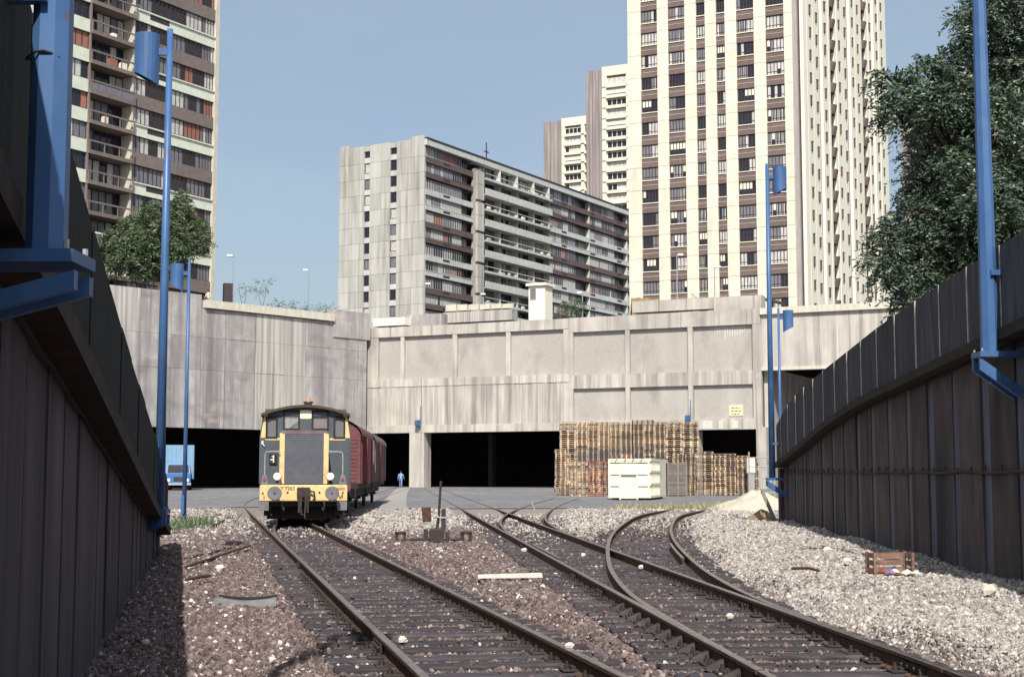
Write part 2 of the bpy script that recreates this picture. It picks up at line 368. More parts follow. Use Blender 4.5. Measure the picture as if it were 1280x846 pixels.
# asphalt yard with a ragged front edge, painted lines, concrete path
b = MB().mat('asphalt'); n = 90; P = []
for i in range(n + 1):
    x = -95 + 190 * i / n; e = 64.5 + .5*math.sin(x*.9) + .35*math.sin(x*2.3 + 1) + (2.0 if -13 < x < -6 else 0)
    P += [(x, e, -.03), (x, 260, -.018)]
b.add(P, [(2*i, 2*i + 2, 2*i + 3, 2*i + 1) for i in range(n)])
tag(b.obj('asphalt_yard'), kind='structure')
b = MB().mat('road_paint')
def stripe(p, q, wd):
    p, q = Vector((*p, -.012)), Vector((*q, -.012)); d = (q - p).normalized(); s = Vector((-d.y, d.x, 0)) * wd / 2
    b.add([p - s, q - s, q + s, p + s], [(0, 1, 2, 3)])
for k in range(8):
    y0 = 84 + k * 3.9; stripe((PX(243 + k*11, 625, y0), y0), (PX(243 + k*11 + 6, 623, y0 + 1.9), y0 + 1.9), .22)
stripe((-1.3, 64.8), (.6, 64.8), .5); stripe((2.4, 66.5), (5.5, 66.5), .3)
stripe((4.5, 84), (1.5, 104), .16); stripe((9, 74), (15, 87), .14); stripe((-2.5, 95), (3.2, 93), .12); stripe((-6.5, 70), (-4.2, 70), .22)
tag(b.obj('road_marking'), kind='structure')
b = MB().mat('path_concrete'); P = []
for k in range(12):
    y = 54 + 100 * (k / 11); c = PX(490 + 16 * k / 11, 620, y); P += [(c - .62, y, -.006 if y > 64 else .004), (c + .62, y, -.006 if y > 64 else .004)]
b.add(P, [(2*i, 2*i + 1, 2*i + 3, 2*i + 2) for i in range(11)])
tag(b.obj('path'), kind='structure')

# ------------------------------------------------------------------ railway tracks
RAILP = [(-.072, -.18), (.072, -.18), (.072, -.163), (.013, -.14), (.013, -.05), (.038, -.034), (.038, -.005), (.031, 0), (-.031, 0), (-.038, -.005), (-.038, -.034), (-.013, -.05), (-.013, -.14), (-.072, -.163)]
def rail(parent, fx, off, y0, y1, dz=0., step=1.0, thin=False):
    n = max(2, int((y1 - y0) / step)); b = MB(); P = []; k = len(RAILP)
    for i in range(n + 1):
        y = y0 + (y1 - y0) * i / n; x = float(fx(y)); d = (float(fx(y + .1)) - float(fx(y - .1))) / .2
        nrm = Vector((1, -d)).normalized()
        for px, pz in RAILP:
            o = off + px * (.8 if thin else 1); P.append((x + nrm.x * o, y + nrm.y * o, pz + dz))
    b.mat('rail_side'); side, top = [], []
    for i in range(n):
        for j in range(k):
            q = (i*k + j, i*k + (j + 1) % k, (i + 1)*k + (j + 1) % k, (i + 1)*k + j)
            (top if j in (6, 7, 8) else side).append(q)
    side += [tuple(range(k - 1, -1, -1)), tuple(range(n*k, n*k + k))]
    b.add(P, side); kk = len(b.f); b.mat('rail_top'); b.f += top; b.mi += [b.cur] * len(top)
    return b.obj('rail', parent)
SLP = {}
SLEEP = []
def sleeper(parent, fx, y, a, c, z=-.147):
    ln = round((c - a) * 5) / 5; v = random.randrange(3); key = (ln, v)
    if key not in SLP: SLP[key] = MB().mat('sleeper').bbox(-ln/2, ln/2, -.125 - .012*v, .125 + .008*v, -.16, 0, .018).mesh('sleeper')
    d = (float(fx(y + .1)) - float(fx(y - .1))) / .2; SLEEP.append((float(fx(y)), y, a, c, -d * .9))
    o = link('sleeper', SLP[key], parent, (float(fx(y)) + (a + c) / 2 + random.uniform(-.04, .04), y, z + random.uniform(-.012, .006)), -math.atan(d) * .9 + random.uniform(-.012, .012))
    return o
fm = MB().mat('iron').bbox(-.17, .17, -.085, .085, 0, .022, .006)
for sx in (-1, 1): fm.cyl((sx*.115, 0, .02), (sx*.115, 0, .055), .026, n=6).cyl((sx*.115, 0, .055), (sx*.115, 0, .085), .014, n=6).box(sx*.05, sx*.09, -.05, .05, .02, .045)
FAST = fm.mesh('rail_fastening')
cm = MB().mat('iron').hexa([(-.17, -.06, 0), (.0, -.06, 0), (.0, .06, 0), (-.17, .06, 0), (-.15, -.045, .03), (.0, -.03, .085), (.0, .03, .085), (-.15, .045, .03)]).cyl((-.12, 0, .03), (-.12, 0, .075), .02, n=6)
CHAIR = cm.mesh('rail_chair')
jm = MB().mat('iron').box(.014, .034, -.3, .3, -.125, -.05).box(-.034, -.014, -.3, .3, -.125, -.05)
for k in (-.22, -.08, .08, .22): jm.cyl((-.055, k, -.088), (.055, k, -.088), .017, n=6)
JOINT = jm.mesh('fishplate')
G = .7525
def track(label, fx, y0, y1, sl0, sl1, dz=0., fast_to=0., pitch=.6, ends=None, step=1.0, thin_from=None):
    t = thing('railway_track', label, 'track', (0, 0, 0), 0)
    for s in (-1, 1): rail(t, fx, s * G, y0, y1, dz, step)
    y = sl0
    while y < sl1:
        a, c = ends(y) if ends else (-1.3, 1.3)
        sleeper(t, fx, y, a, c)
        if y < fast_to:
            d = (float(fx(y + .1)) - float(fx(y - .1))) / .2
            for s in (-1, 1): link('rail_fastening', FAST, t, (float(fx(y)) + s * G, y + s*G*-d, -.150), -math.atan(d))
        y += pitch * random.uniform(.94, 1.06)
    return t
def joint(t, fx, s, y):
    d = (float(fx(y + .1)) - float(fx(y - .1))) / .2
    link('fishplate', JOINT, t, (float(fx(y)) + s*G, y - s*G*d, 0), -math.atan(d))
tl = track('railway track with worn sleepers leading straight to under the locomotive', left_x, 3, 155, 7.0, 47, 0, 24)
tm = track('railway track in the middle running into the wide dark opening', main_x, 3, 185, 7.0, 64, .0, 24,
           ends=lambda y: (-1.3, 1.3 + (float(OFF1(y)) if 14 < y < 33 else 0) + (float(OFF2(y)) if 36 < y < 50 else 0)))
tb = track('curved siding track branching right from the middle track towards the white container', br1_x, 11.5, 66, 33.5, 60, .004, 0, step=.6)
tc = track('far siding track branching off beyond the lever towards the pallets', br2_x, 35, 88, 50.5, 64, .004, 0, step=.8)
tr = track('track under the locomotive and the wagons curving to the tunnel', LOCO, 34.5, 185, 48, 64, .004, 0, step=.8)
for t, fx, lst in ((tl, left_x, [(1, 20.6), (1, 34), (-1, 26), (-1, 14)]), (tm, main_x, [(-1, 23.2), (-1, 32.5), (1, 18.0), (1, 29.5), (-1, 20.2), (1, 12.2), (1, 38)]), (tb, br1_x, [(1, 18.4), (1, 33.5), (-1, 38)])):
    for s, y in lst: joint(t, fx, s, y)
y = 10.2
while y < 18.5:                                     # slide chairs outside the stock rail by the points
    link('rail_chair', CHAIR, tm, (float(main_x(y)) - G - .045, y, -.147), .08); y += .6
for y0 in (27.0, 31.5):                               # guard rail opposite the crossing
    pass
rail(tm, main_x, -G + .13, 26.5, 31.5, -.004, thin=True); rail(tb, br1_x, G - .13, 26.5, 32, -.001, thin=True); rail(tc, br2_x, G - .13, 48, 53, -.001, thin=True)

# ------------------------------------------------------------------ ballast stones (uncountable)
def stones_group():
    ng = bpy.data.node_groups.new('ballast_scatter', 'GeometryNodeTree')
    ng.interface.new_socket('Geometry', in_out='INPUT', socket_type='NodeSocketGeometry')
    ng.interface.new_socket('Geometry', in_out='OUTPUT', socket_type='NodeSocketGeometry')
    N, L = ng.nodes, ng.links
    gi, go = N.new('NodeGroupInput'), N.new('NodeGroupOutput')
    join = N.new('GeometryNodeJoinGeometry')
    for k in range(5):
        ico = N.new('GeometryNodeMeshIcoSphere'); ico.inputs['Radius'].default_value = 1; ico.inputs['Subdivisions'].default_value = 1 if k < 3 else 2
        pos = N.new('GeometryNodeInputPosition'); no = N.new('ShaderNodeTexNoise'); no.noise_dimensions = '4D'
        no.inputs['W'].default_value = k * 7.3; no.inputs['Scale'].default_value = .9
        L.new(pos.outputs[0], no.inputs['Vector'])
        sub = N.new('ShaderNodeVectorMath'); sub.operation = 'SUBTRACT'; L.new(no.outputs['Color'], sub.inputs[0]); sub.inputs[1].default_value = (.5, .5, .5)
        sc = N.new('ShaderNodeVectorMath'); sc.operation = 'SCALE'; L.new(sub.outputs[0], sc.inputs[0]); sc.inputs['Scale'].default_value = 2.0
        sp_ = N.new('GeometryNodeSetPosition'); L.new(ico.outputs['Mesh'], sp_.inputs['Geometry']); L.new(sc.outputs[0], sp_.inputs['Offset'])
        sm = N.new('GeometryNodeSetMaterial'); sm.inputs['Material'].default_value = MATS['stone']; L.new(sp_.outputs[0], sm.inputs['Geometry'])
        gti = N.new('GeometryNodeGeometryToInstance'); L.new(sm.outputs[0], gti.inputs[0]); L.new(gti.outputs[0], join.inputs[0])
    iop = N.new('GeometryNodeInstanceOnPoints'); iop.inputs['Pick Instance'].default_value = True
    L.new(gi.outputs[0], iop.inputs['Points']); L.new(join.outputs[0], iop.inputs['Instance'])
    for nm, sock in (('rot', 'Rotation'), ('scl', 'Scale')):
        na = N.new('GeometryNodeInputNamedAttribute'); na.data_type = 'FLOAT_VECTOR'; na.inputs['Name'].default_value = nm; L.new(na.outputs[0], iop.inputs[sock])
    ni = N.new('GeometryNodeInputNamedAttribute'); ni.data_type = 'INT'; ni.inputs['Name'].default_value = 'pick'; L.new(ni.outputs[0], iop.inputs['Instance Index'])
    L.new(iop.outputs[0], go.inputs[0]); return ng
NG = stones_group()
def scatter(name, pts, scl, tint, label):
    n = len(pts); me = bpy.data.meshes.new(name); me.vertices.add(n); me.vertices.foreach_set('co', pts.astype(np.float32).ravel())
    for nm, ty, dat, key in (('rot', 'FLOAT_VECTOR', rng.uniform(0, 6.283, (n, 3)), 'vector'), ('scl', 'FLOAT_VECTOR', scl, 'vector'),
                             ('tint', 'FLOAT_COLOR', np.concatenate([tint, np.ones((n, 1))], 1), 'color'), ('pick', 'INT', rng.integers(0, 5, n), 'value')):
        a = me.attributes.new(nm, ty, 'POINT'); a.data.foreach_set(key, np.ascontiguousarray(dat, dtype=np.int32 if ty == 'INT' else np.float32).ravel())
    me.materials.append(MATS['stone'])
    o = link(name, me); md = o.modifiers.new('scatter', 'NODES'); md.node_group = NG
    return tag(o, label, 'gravel', kind='stuff')
XL, YL, SL = [], [], []
for y0, y1, dens, r0, r1 in ((8, 12, 1150, .015, .037), (12, 17, 950, .016, .039), (17, 24, 600, .019, .045), (24, 34, 340, .023, .052), (34, 46, 170, .028, .062), (46, 65, 80, .034, .075)):
    xa, xb = -min(.30*y1 + 1.0, 9.5 + .12*y1), min(.37*y1 + 2.2, 10.5 + .02*y1)
    n = int((y1 - y0) * (xb - xa) * dens)
    XL.append(rng.uniform(xa, xb, n)); YL.append(rng.uniform(y0, y1, n)); SL.append(r0*.85 + (r1*1.25 - r0*.85) * rng.beta(1.15, 3.3, n))
X, Y, S = map(np.concatenate, (XL, YL, SL))
keep = (X > (-.98 - .213*Y) + .05) | (Y > 31); keep &= (X < 5.33 + .07*Y - .05) | (Y > 45)
lim = .39*Y + 2.2; keep &= np.abs(X) < lim
keep &= ~((Y > 63.6) & (Y < 66)) 
for fx, ya, yb in ((main_x, 0, 99), (left_x, 0, 99), (br1_x, 11, 99), (br2_x, 35, 99), (LOCO, 34, 99)):
    c = fx(np.clip(Y, 11, 160))
    for s in (-1, 1): keep &= ~((np.abs(X - c - s*G*1.01) < .075 + S) & (Y > ya) & (Y < yb))
d = dist_tracks(X, Y)
inside = d < 1.28
on_sl = np.zeros(len(X), bool); order = np.argsort(Y); Ys = Y[order]
for xc, yc, a, c, sl in SLEEP:
    i0, i1 = np.searchsorted(Ys, [yc - 1, yc + 1]); ii = order[i0:i1]; dx = X[ii] - xc
    on_sl[ii] |= (dx > a - .03) & (dx < c + .03) & (np.abs(Y[ii] - yc - sl*dx) < .15 + S[ii]*.5)
keep &= ~on_sl | (rng.random(len(X)) < .035 + np.clip((Y - 34) / 25, 0, .5))
keep &= ~inside | (rng.random(len(X)) < .8)
X, Y, S, inside, on_sl = X[keep], Y[keep], S[keep], inside[keep], on_sl[keep]
S = np.where(inside, S * .8, S) * np.where(X > br1_x(np.clip(Y, 11, 66)) + 1, .88, .95)
Z = gz(X, Y) + S * .15; Z = np.where(inside, -.192 + S*.25, Z); Z = np.where(on_sl, -.142 + S*.3, Z)
pl = pale(X, Y); u = rng.random(len(X))
dark = np.array([[.138, .100, .095], [.092, .068, .068], [.185, .142, .135], [.24, .197, .187], [.55, .51, .46]])
light = np.array([[.335, .302, .278], [.255, .231, .222], [.41, .375, .34], [.14, .126, .135], [.52, .485, .435]])
di = np.searchsorted([.36, .63, .87, .968], rng.random(len(X))); li = np.searchsorted([.36, .60, .80, .90], rng.random(len(X)))
tint = np.where((u < pl)[:, None], light[li], dark[di]) * rng.uniform(.8, 1.2, (len(X), 1))
scl = S[:, None] * np.stack([rng.uniform(.8, 1.35, len(X)), rng.uniform(.65, 1.1, len(X)), rng.uniform(.45, .8, len(X))], 1)
scatter('ballast', np.stack([X, Y, Z], 1), scl, tint, 'brown and pale crushed stone ballast spread between and beside the tracks')

# ------------------------------------------------------------------ ramp walls left and right
def ramp_wall(name, label, fx, n, over, ledge, top, y0, y1, pitch, gap, pm, sm, pitch2, bar=False, pp='parapet_panel', jm_='joint', rec=.03):
    t = thing(name, label, 'wall')
    th = .3
    def pt(y, off, z):   # off > 0 towards the tracks
        return (float(fx(y)) + n * off, y, z)
    def slab(nm, mat, ya, yb, o0, o1, za, zb, zc, zd):      # za,zb bottom at ya,yb ; zc,zd top
        P = [pt(ya, o0, za), pt(ya, o1, za), pt(yb, o1, zb), pt(yb, o0, zb), pt(ya, o0, zc), pt(ya, o1, zc), pt(yb, o1, zd), pt(yb, o0, zd)]
        if n < 0: P = [P[1], P[0], P[3], P[2], P[5], P[4], P[7], P[6]]
        return MB().mat(mat).hexa(P).obj(nm, t)
    y = y0
    while y < y1 - .05:
        ye = min(y + pitch, y1); j = random.uniform(-.012, .012)
        slab('panel', pm, y + gap / 2, ye - gap / 2, -th, j, -.5, -.5, ledge(y), ledge(ye))
        slab('joint_strip', sm, y - gap / 2, y + gap / 2, -th, -rec, -.5, -.5, ledge(y - gap/2), ledge(y + gap/2))
        y += pitch
    y = y0
    while y < y1 - .05:                                # ledge beam and parapet panels, each a piece
        ye = min(y + pitch2, y1)
        slab('ledge', 'ledge', y, ye, -th, over + .07, ledge(y) - .02, ledge(ye) - .02, ledge(y) + .13, ledge(ye) + .13)
        j = random.uniform(-.008, .008)
        slab('parapet_panel', pp, y + .023, ye - .023, over - .16, over + j, ledge(y) + .13, ledge(ye) + .13, top(y), top(ye))
        slab('parapet_joint', jm_, y - .022, y + .022, over - .14, over + (.014 if jm_ == 'joint' else -.02), ledge(y) + .10, ledge(y) + .10, top(y) + (.006 if jm_ == 'joint' else -.01), top(y) + (.006 if jm_ == 'joint' else -.01))
        y += pitch2
    m = MB().mat('cable'); ys_ = np.arange(y0, y1, .7)
    m.tube([pt(float(q), .03, float(ledge(q)) - .07 + .012*math.sin(q*3)) for q in ys_], .014, 5); m.obj('cable', t)
    if bar:
        m = MB().mat('rust'); m.tube([pt(float(q), .02, 1.56 + .012*math.sin(q*2.1)) for q in np.arange(y0, y1 - .2, .6)], .022, 5)
        for q in np.arange(y0, y1 - .4, .82): m.cyl(pt(q, .02, 1.53), pt(q, .02, 1.62 + random.uniform(0, .06)), .014, n=5)
        m.obj('rusty_bar', t)
    return t
lfx = lambda y: -.98 - .213 * y
lled = curve([(-8, 3.3), (0, 2.95), (7.46, 2.35), (13.1, 1.82), (22, .98), (31, .22)])
ltop = curve([(-8, 4.6), (0, 4.1), (6.2, 3.62), (8.4, 3.4), (12.9, 2.94), (19, 2.4), (22.6, 2.1), (26, 1.76), (31, 1.3)])
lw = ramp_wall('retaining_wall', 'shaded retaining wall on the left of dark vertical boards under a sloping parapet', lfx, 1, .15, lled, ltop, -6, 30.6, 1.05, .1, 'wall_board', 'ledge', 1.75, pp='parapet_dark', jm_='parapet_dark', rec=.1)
rfx = lambda y: 5.33 + .07 * y
rled = curve([(6, 3.9), (12, 3.55), (18.4, 3.30), (21.3, 3.22), (24.8, 3.10), (29.4, 2.95), (34.3, 2.63), (39, 2.2), (44.6, 1.72)])
rtop = curve([(6, 4.75), (12, 4.66), (17.7, 4.54), (20.2, 4.50), (23.5, 4.44), (27.1, 4.34), (32.1, 4.12), (38.5, 3.78), (41.5, 3.52), (44.6, 3.0)])
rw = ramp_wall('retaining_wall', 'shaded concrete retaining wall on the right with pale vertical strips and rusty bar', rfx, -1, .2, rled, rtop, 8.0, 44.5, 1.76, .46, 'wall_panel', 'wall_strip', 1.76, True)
def bank(name, fx, n, led, y0, y1, reach):
    b = MB().mat('bank'); P = []; m = 14
    for i in range(m + 1):
        y = y0 + (y1 - y0) * i / m; x = float(fx(y)) + n * .28
        P += [(x, y, -.5), (x, y, float(led(y)) - .02), (x + n * reach, y, float(led(y)) + .3), (x + n * reach, y, -.5)]
    fs = []
    for i in range(m):
        for j in range(3):
            q = (4*i + j, 4*i + j + 1, 4*i + 5 + j, 4*i + 4 + j); fs.append(q if n > 0 else q[::-1])
    fs += [(0, 3, 2, 1) if n > 0 else (0, 1, 2, 3), (4*m, 4*m + 1, 4*m + 2, 4*m + 3) if n > 0 else (4*m + 3, 4*m + 2, 4*m + 1, 4*m)]
    b.add(P, fs); return tag(b.obj(name), kind='structure')
bank('embankment', rfx, 1, rled, 8, 44.4, 40); bank('embankment', lfx, -1, lled, -6, 30.5, 30)
# end post of the right wall
bx(rw, 'end_post', 'wall_panel', float(rfx(44.5)) - .1, float(rfx(44.5)) + .5, 44.52, 44.85, -.4, 1.7)

# ------------------------------------------------------------------ blue lamp posts
def lamp_head(t, x, y, zt, side, r=.21, h=.78):
    m = MB().mat('blue_paint'); n = 20; P = []; cx = x + side * (r + .18)
    for i in range(n):
        a = 2*math.pi*i/n; P.append((cx + r*math.cos(a), y + r*math.sin(a), zt))
    for i in range(n):
        a = 2*math.pi*i/n; P.append((cx + r*math.cos(a), y + r*math.sin(a), zt - h + .11 * side * math.cos(a)))
    m.add(P, [tuple(range(n))] + [((i + 1) % n, i, n + i, n + (i + 1) % n) for i in range(n)])
    m.add([(cx + .93*r*math.cos(2*math.pi*i/n), y + .93*r*math.sin(2*math.pi*i/n), zt - h + .07 + .11*side*math.cos(2*math.pi*i/n)) for i in range(n)], [tuple(range(n - 1, -1, -1))])
    hd = m.obj('lamp_head', t)
    MB().mat('blue_paint').box(x, cx - side * r * .9, y - .03, y + .03, zt - .36, zt - .24).obj('arm', t)
    return hd
def lamp_post(label, x, y, z0, z1, side, r0=.1, r1=.05, n=12, head=True, bracket=None, oct_=False, drop=.38, bt=.16, pt_=.075, group='blue lamp posts'):
    t = thing('lamp_post', label, 'lamp post', (0, 0, 0), 0, group)
    m = MB().mat('blue_paint'); zc = z0 + .62
    m.cyl((x, y, z0), (x, y, z1 + .1), r0, r1, 8 if oct_ else n, rot=.5)
    m.obj('post', t, smooth=not oct_)
    if x < 0 and not oct_: m = MB().mat('blue_paint').bbox(x - r0 - .012, x + r0*.1, y - r0 - .014, y - r0*.8, z0 + .35, z0 + .95, .006); m.obj('hatch', t)
    if head: lamp_head(t, x, y, z1, side)
    if bracket:
        n_, xw = bracket        # n_ towards wall, xw wall face x
        a, c = x - n_ * (r0 + .07), xw
        m = MB().mat('blue_paint').box(min(a, c), max(a, c), y - r0 - .07, y + r0 + .07, z0 - pt_, z0); m.obj('bracket_plate', t)
        for s in (-1, 1):
            yy = y + s * (r0 + .02)
            m = MB().mat('blue_paint').hexa([(a, yy - .025, z0 - .08 - bt), (xw, yy - .025, z0 - .08 - bt - drop), (xw, yy + .025, z0 - .08 - bt - drop), (a, yy + .025, z0 - .08 - bt),
                                          (a, yy - .025, z0 - .08), (xw, yy - .025, z0 - .08 - drop), (xw, yy + .025, z0 - .08 - drop), (a, yy + .025, z0 - .08)] if a < xw else
                                         [(xw, yy - .025, z0 - .08 - bt - drop), (a, yy - .025, z0 - .08 - bt), (a, yy + .025, z0 - .08 - bt), (xw, yy + .025, z0 - .08 - bt - drop),
                                          (xw, yy - .025, z0 - .08 - drop), (a, yy - .025, z0 - .08), (a, yy + .025, z0 - .08), (xw, yy + .025, z0 - .08 - drop)])
            m.obj('brace', t)
        m = MB().mat('galvanised')
        for sx in (-1, 1): m.cyl((x - n_*(r0 + .035), y + sx*(r0 + .04), z0), (x - n_*(r0 + .035), y + sx*(r0 + .04), z0 + .04), .012, n=6)
        m.obj('bolt', t)
        if z1 - z0 > 2:
            MB().mat('blue_paint').box(min(x, x + n_*.3), max(x, x + n_*.3), y - r0 - .03, y - r0 + .03, z0 + 1.0, z0 + 1.07).obj('tie_bar', t)
    return t
yL = 5.6
p = lamp_post('thick blue octagonal post on a bracket at the left edge, nearest the camera', PX(60, 250, yL), yL, PZ(318, yL), 10.0, 1, .082, .055, oct_=True, bracket=(-1, float(lfx(yL)) + .02), drop=.12, bt=.075, pt_=.05)
m = MB().mat('cable'); zc = PZ(74, yL); xp = PX(60, 70, yL); m.tube([(xp + .082*math.cos(a), yL + .082*math.sin(a), zc + .01*math.sin(3*a)) for a in np.linspace(0, 6.3, 18)], .006, 5); m.obj('cable_tie', p)
yy = 24.0
lamp_post('tall blue lamp post with lamp head on its left, fixed to the left wall', PX(206, 330, yy), yy, PZ(636, yy), PZ(44, yy), -1, .085, .05, bracket=(-1, float(lfx(yy)) + .02), drop=.15)
yy = 45.5
lamp_post('thin blue lamp post standing in the gravel left of the locomotive', PX(233.5, 480, yy), yy, -.1, PZ(330, yy), -1, .075, .045)
yy = 43.6
lamp_post('tall blue lamp post at the far end of the right wall', PX(962, 400, yy), yy, PZ(597, yy), PZ(209, yy), 1, .1, .055, bracket=(1, float(rfx(yy)) - .02))
yy = 57.5
lamp_post('short looking blue lamp post behind the far end of right wall', PX(974, 450, yy), yy, -.1, PZ(388, yy), 1, .075, .045)
yy = 18.6
lamp_post('thick blue octagonal post on a bracket at the right wall, under the tree', PX(1233, 300, yy), yy, PZ(440, yy), 10.6, -1, .118, .07, oct_=True, bracket=(1, float(rfx(yy)) - .02))

# ------------------------------------------------------------------ far concrete facade with dark openings
UX, UY = .903, -.43                       # direction of the facade and of the big tower front
ROT = math.atan2(UY, UX)
AX, AY = -16.1, 161.0
def lx(px, py=480, ox=AX, oy=AY):           # picture column -> run along the facade line
    c = PX(px, py, 1.0); return (oy * c - ox) / (UX - UY * c)
fa = thing('loading_hall_facade', 'pale concrete facade with recessed panels above the dark loading openings', 'building', (AX, AY, 0), ROT)
TOP = 17.9
def cols(seq): return [(lx(a), lx(b)) for a, b in seq]
# left bay: one row of panels over a tall board-marked band
xl0, xm, xr = lx(459), lx(711), lx(952)
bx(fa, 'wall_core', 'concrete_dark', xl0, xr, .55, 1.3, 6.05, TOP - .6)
pil_l = cols([(459, 472.5), (500.5, 505), (565.5, 571), (632.5, 638), (704.5, 711)])
for a, c in pil_l: bx(fa, 'pilaster', 'concrete', a, c, -.02, .55, 12.0, 16.8)
for (a, c), (d, e) in zip(pil_l[:-1], pil_l[1:]): bx(fa, 'panel', 'concrete_panel', c, d, .33, .55, 12.0, 16.8)
xx = xl0
while xx < xm - .1:
    xe = min(xx + random.uniform(2.2, 3.4), xm)
    bx(fa, 'coping_block', 'concrete', xx + .015, xe - .015, -.06, .55, 16.8, TOP + random.uniform(-.05, .03)); xx = xe
bx(fa, 'string_course', 'concrete_board', xl0, xm, -.05, .55, 11.15, 12.0)
xx = xl0
while xx < xm - .05:                       # board-marked band, board by board
    xe = min(xx + random.choice((.55, .75, .95, 1.3)), xm)
    bx(fa, 'board_mark', 'concrete_board', xx + .012, xe - .012, random.uniform(-.02, .035), .55, 6.85, 11.15); xx = xe
bx(fa, 'lintel', 'concrete', xl0, xm, -.07, .55, 6.0, 6.85)
# right bay: two rows of three panels
pil_r = cols([(711, 716.5), (782, 787.5), (860.5, 866.5), (941.5, 952)])
for a, c in pil_r: bx(fa, 'pilaster', 'concrete', a, c, -.04, .55, 5.9, 16.4)
for (a, c), (d, e) in zip(pil_r[:-1], pil_r[1:]):
    for z0, z1 in ((11.8, 16.4), (7.0, 10.4)): bx(fa, 'panel', 'concrete_panel', c, d, .33, .55, z0, z1)
    bx(fa, 'string_course', 'concrete_board', c, d, -.012, .55, 10.4, 11.8)
    bx(fa, 'lintel', 'concrete', c, d, -.012, .55, 5.9, 7.0)
xx = xm
while xx < xr - .1:
    xe = min(xx + random.uniform(3, 5), xr)
    bx(fa, 'coping_block', 'concrete', xx + .015, xe - .015, -.06, .55, 16.4, TOP + random.uniform(-.03, .05)); xx = xe
for k in range(13):                        # lime runs below the coping of the last panel
    a = lx(893 + k * 3.1); h = random.uniform(.7, 2.0) * (1 - abs(k - 6) / 9)
    MB().mat('lime_streak').hexa([(a, .318, 16.25 - h), (a + .07, .318, 16.25 - h), (a + .07, .33, 16.25 - h), (a, .33, 16.25 - h), (a - .03, .318, 16.3), (a + .14, .318, 16.3), (a + .14, .33, 16.3), (a - .03, .33, 16.3)]).obj('lime_run', fa)
for a, c in ((877, 890), (898, 903), (914, 922)): bx(fa, 'patch', 'lime_streak', lx(a), lx(c), -.03, -.012, 6.0, 6.8)
for a, c, m_ in ((512.5, 530.5, 'concrete'), (864, 871.5, 'concrete'), (944.5, 957, 'concrete'), (459, 463, 'concrete')):
    bx(fa, 'pillar', m_, lx(a), lx(c), -.05, 1.6, -.3, 6.1)
for a, c, d in ((690, 699, 6), (540, 546, 14), (600, 606, 22), (660, 665, 22), (760, 770, 8), (905, 912, 12)): bx(fa, 'inner_pillar', 'concrete_dark', lx(a), lx(c), d, d + 1, -.3, 6.2)
# right beam over the high opening
xb = lx(1180, 420)
bx(fa, 'beam', 'concrete', xr, xb, .1, 1.0, 12.0, 17.3); bx(fa, 'beam_cornice', 'concrete_light', xr, xb, -.25, 1.0, 17.3, 17.95)
bx(fa, 'beam_foot', 'concrete_light', xr, xb, -.05, 1.0, 11.7, 12.0)
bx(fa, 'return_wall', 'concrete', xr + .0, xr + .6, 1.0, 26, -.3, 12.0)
for px_, sgn in ((525, 1), (862, 1)):
    a = lx(px_, 525)
    f = thing('floodlight', 'small blue floodlight on the facade %s' % ('above the concrete pillar' if px_ == 525 else 'above the pallet stacks'), 'floodlight', (AX + UX*a, AY + UY*a, PZ(528, 155)), ROT, 'facade floodlights'); f.scale = (.75,) * 3
    MB().mat('blue_paint').hexa([(-.35, -1.0, -.3), (.3, -1.0, -.3), (.3, -.35, -.5), (-.35, -.35, -.5), (-.35, -1.0, .4), (.3, -1.0, .4), (.3, -.35, .55), (-.35, -.35, .55)]).obj('lamp_head', f)
    MB().mat('blue_paint').box(-.08, .08, -.35, -.04, -.1, .1).cyl((.2, -.2, .5), (.2, -.2, 2.6), .05, n=6).obj('bracket', f)
a0, a1 = lx(910), lx(927.5)
sg = thing('wall_sign', 'small cream sign with three dark lines on the facade above the pallets', 'sign', (AX, AY, 0), ROT)
bx(sg, 'board', 'sign_cream', a0, a1, .25, .30, 7.0 + .25, 8.35); 
for r_ in range(3):
    q = a0 + .25
    while q < a1 - .3:
        wd = random.uniform(.1, .28); bx(sg, 'lettering', 'ink', q, q + wd, .244, .25, 8.0 - r_*.3, 8.09 - r_*.3); q += wd + .12

# left curved retaining wall, panel by panel
lw2 = thing('tall_wall', 'tall stained grey concrete wall above the dark opening behind the locomotive', 'wall')
WX = lambda t: -16.4 + .83 * t - .004 * min(t, 0) ** 2 * .6
def wpt(t, off, z):
    nrm = Vector((1, -.83)).normalized(); return (WX(t) + nrm.x * off, 160.2 + t + nrm.y * off, z)
def wslab(nm, mat, ta, tb, o0, o1, z0, z1, z0b=None, z1b=None):
    z0b = z0 if z0b is None else z0b; z1b = z1 if z1b is None else z1b
    return MB().mat(mat).hexa([wpt(ta, o1, z0), wpt(tb, o1, z0b), wpt(tb, o0, z0b), wpt(ta, o0, z0), wpt(ta, o1, z1), wpt(tb, o1, z1b), wpt(tb, o0, z1b), wpt(ta, o0, z1)]).obj(nm, lw2)
ts = [0]; 
while ts[-1] > -46: ts.append(ts[-1] - random.choice((2.2, 2.6, 2.9, 3.3)))
for i, (tb_, ta_) in enumerate(zip(ts[:-1], ts[1:])):
    zz = [6.05, 9.6 + .02*i, 11.9 + random.uniform(-.1, .1), 14.6, 17.2 if -17 < (ta_ + tb_)/2 < -4 else 18.0, ]
    top = 18.1 if -17 < (ta_ + tb_)/2 < -4 else 19.5
    lv = [6.05, 11.9, 15.2, top]
    for j in range(3):
        mt = 'concrete_streak' if (random.random() < .22 or i in (3, 4)) else 'concrete_grey'
        wslab('panel', mt, ta_ + .02, tb_ - .02, -.8, random.uniform(-.02, .03), lv[j] + (.02 if j else 0), lv[j + 1])
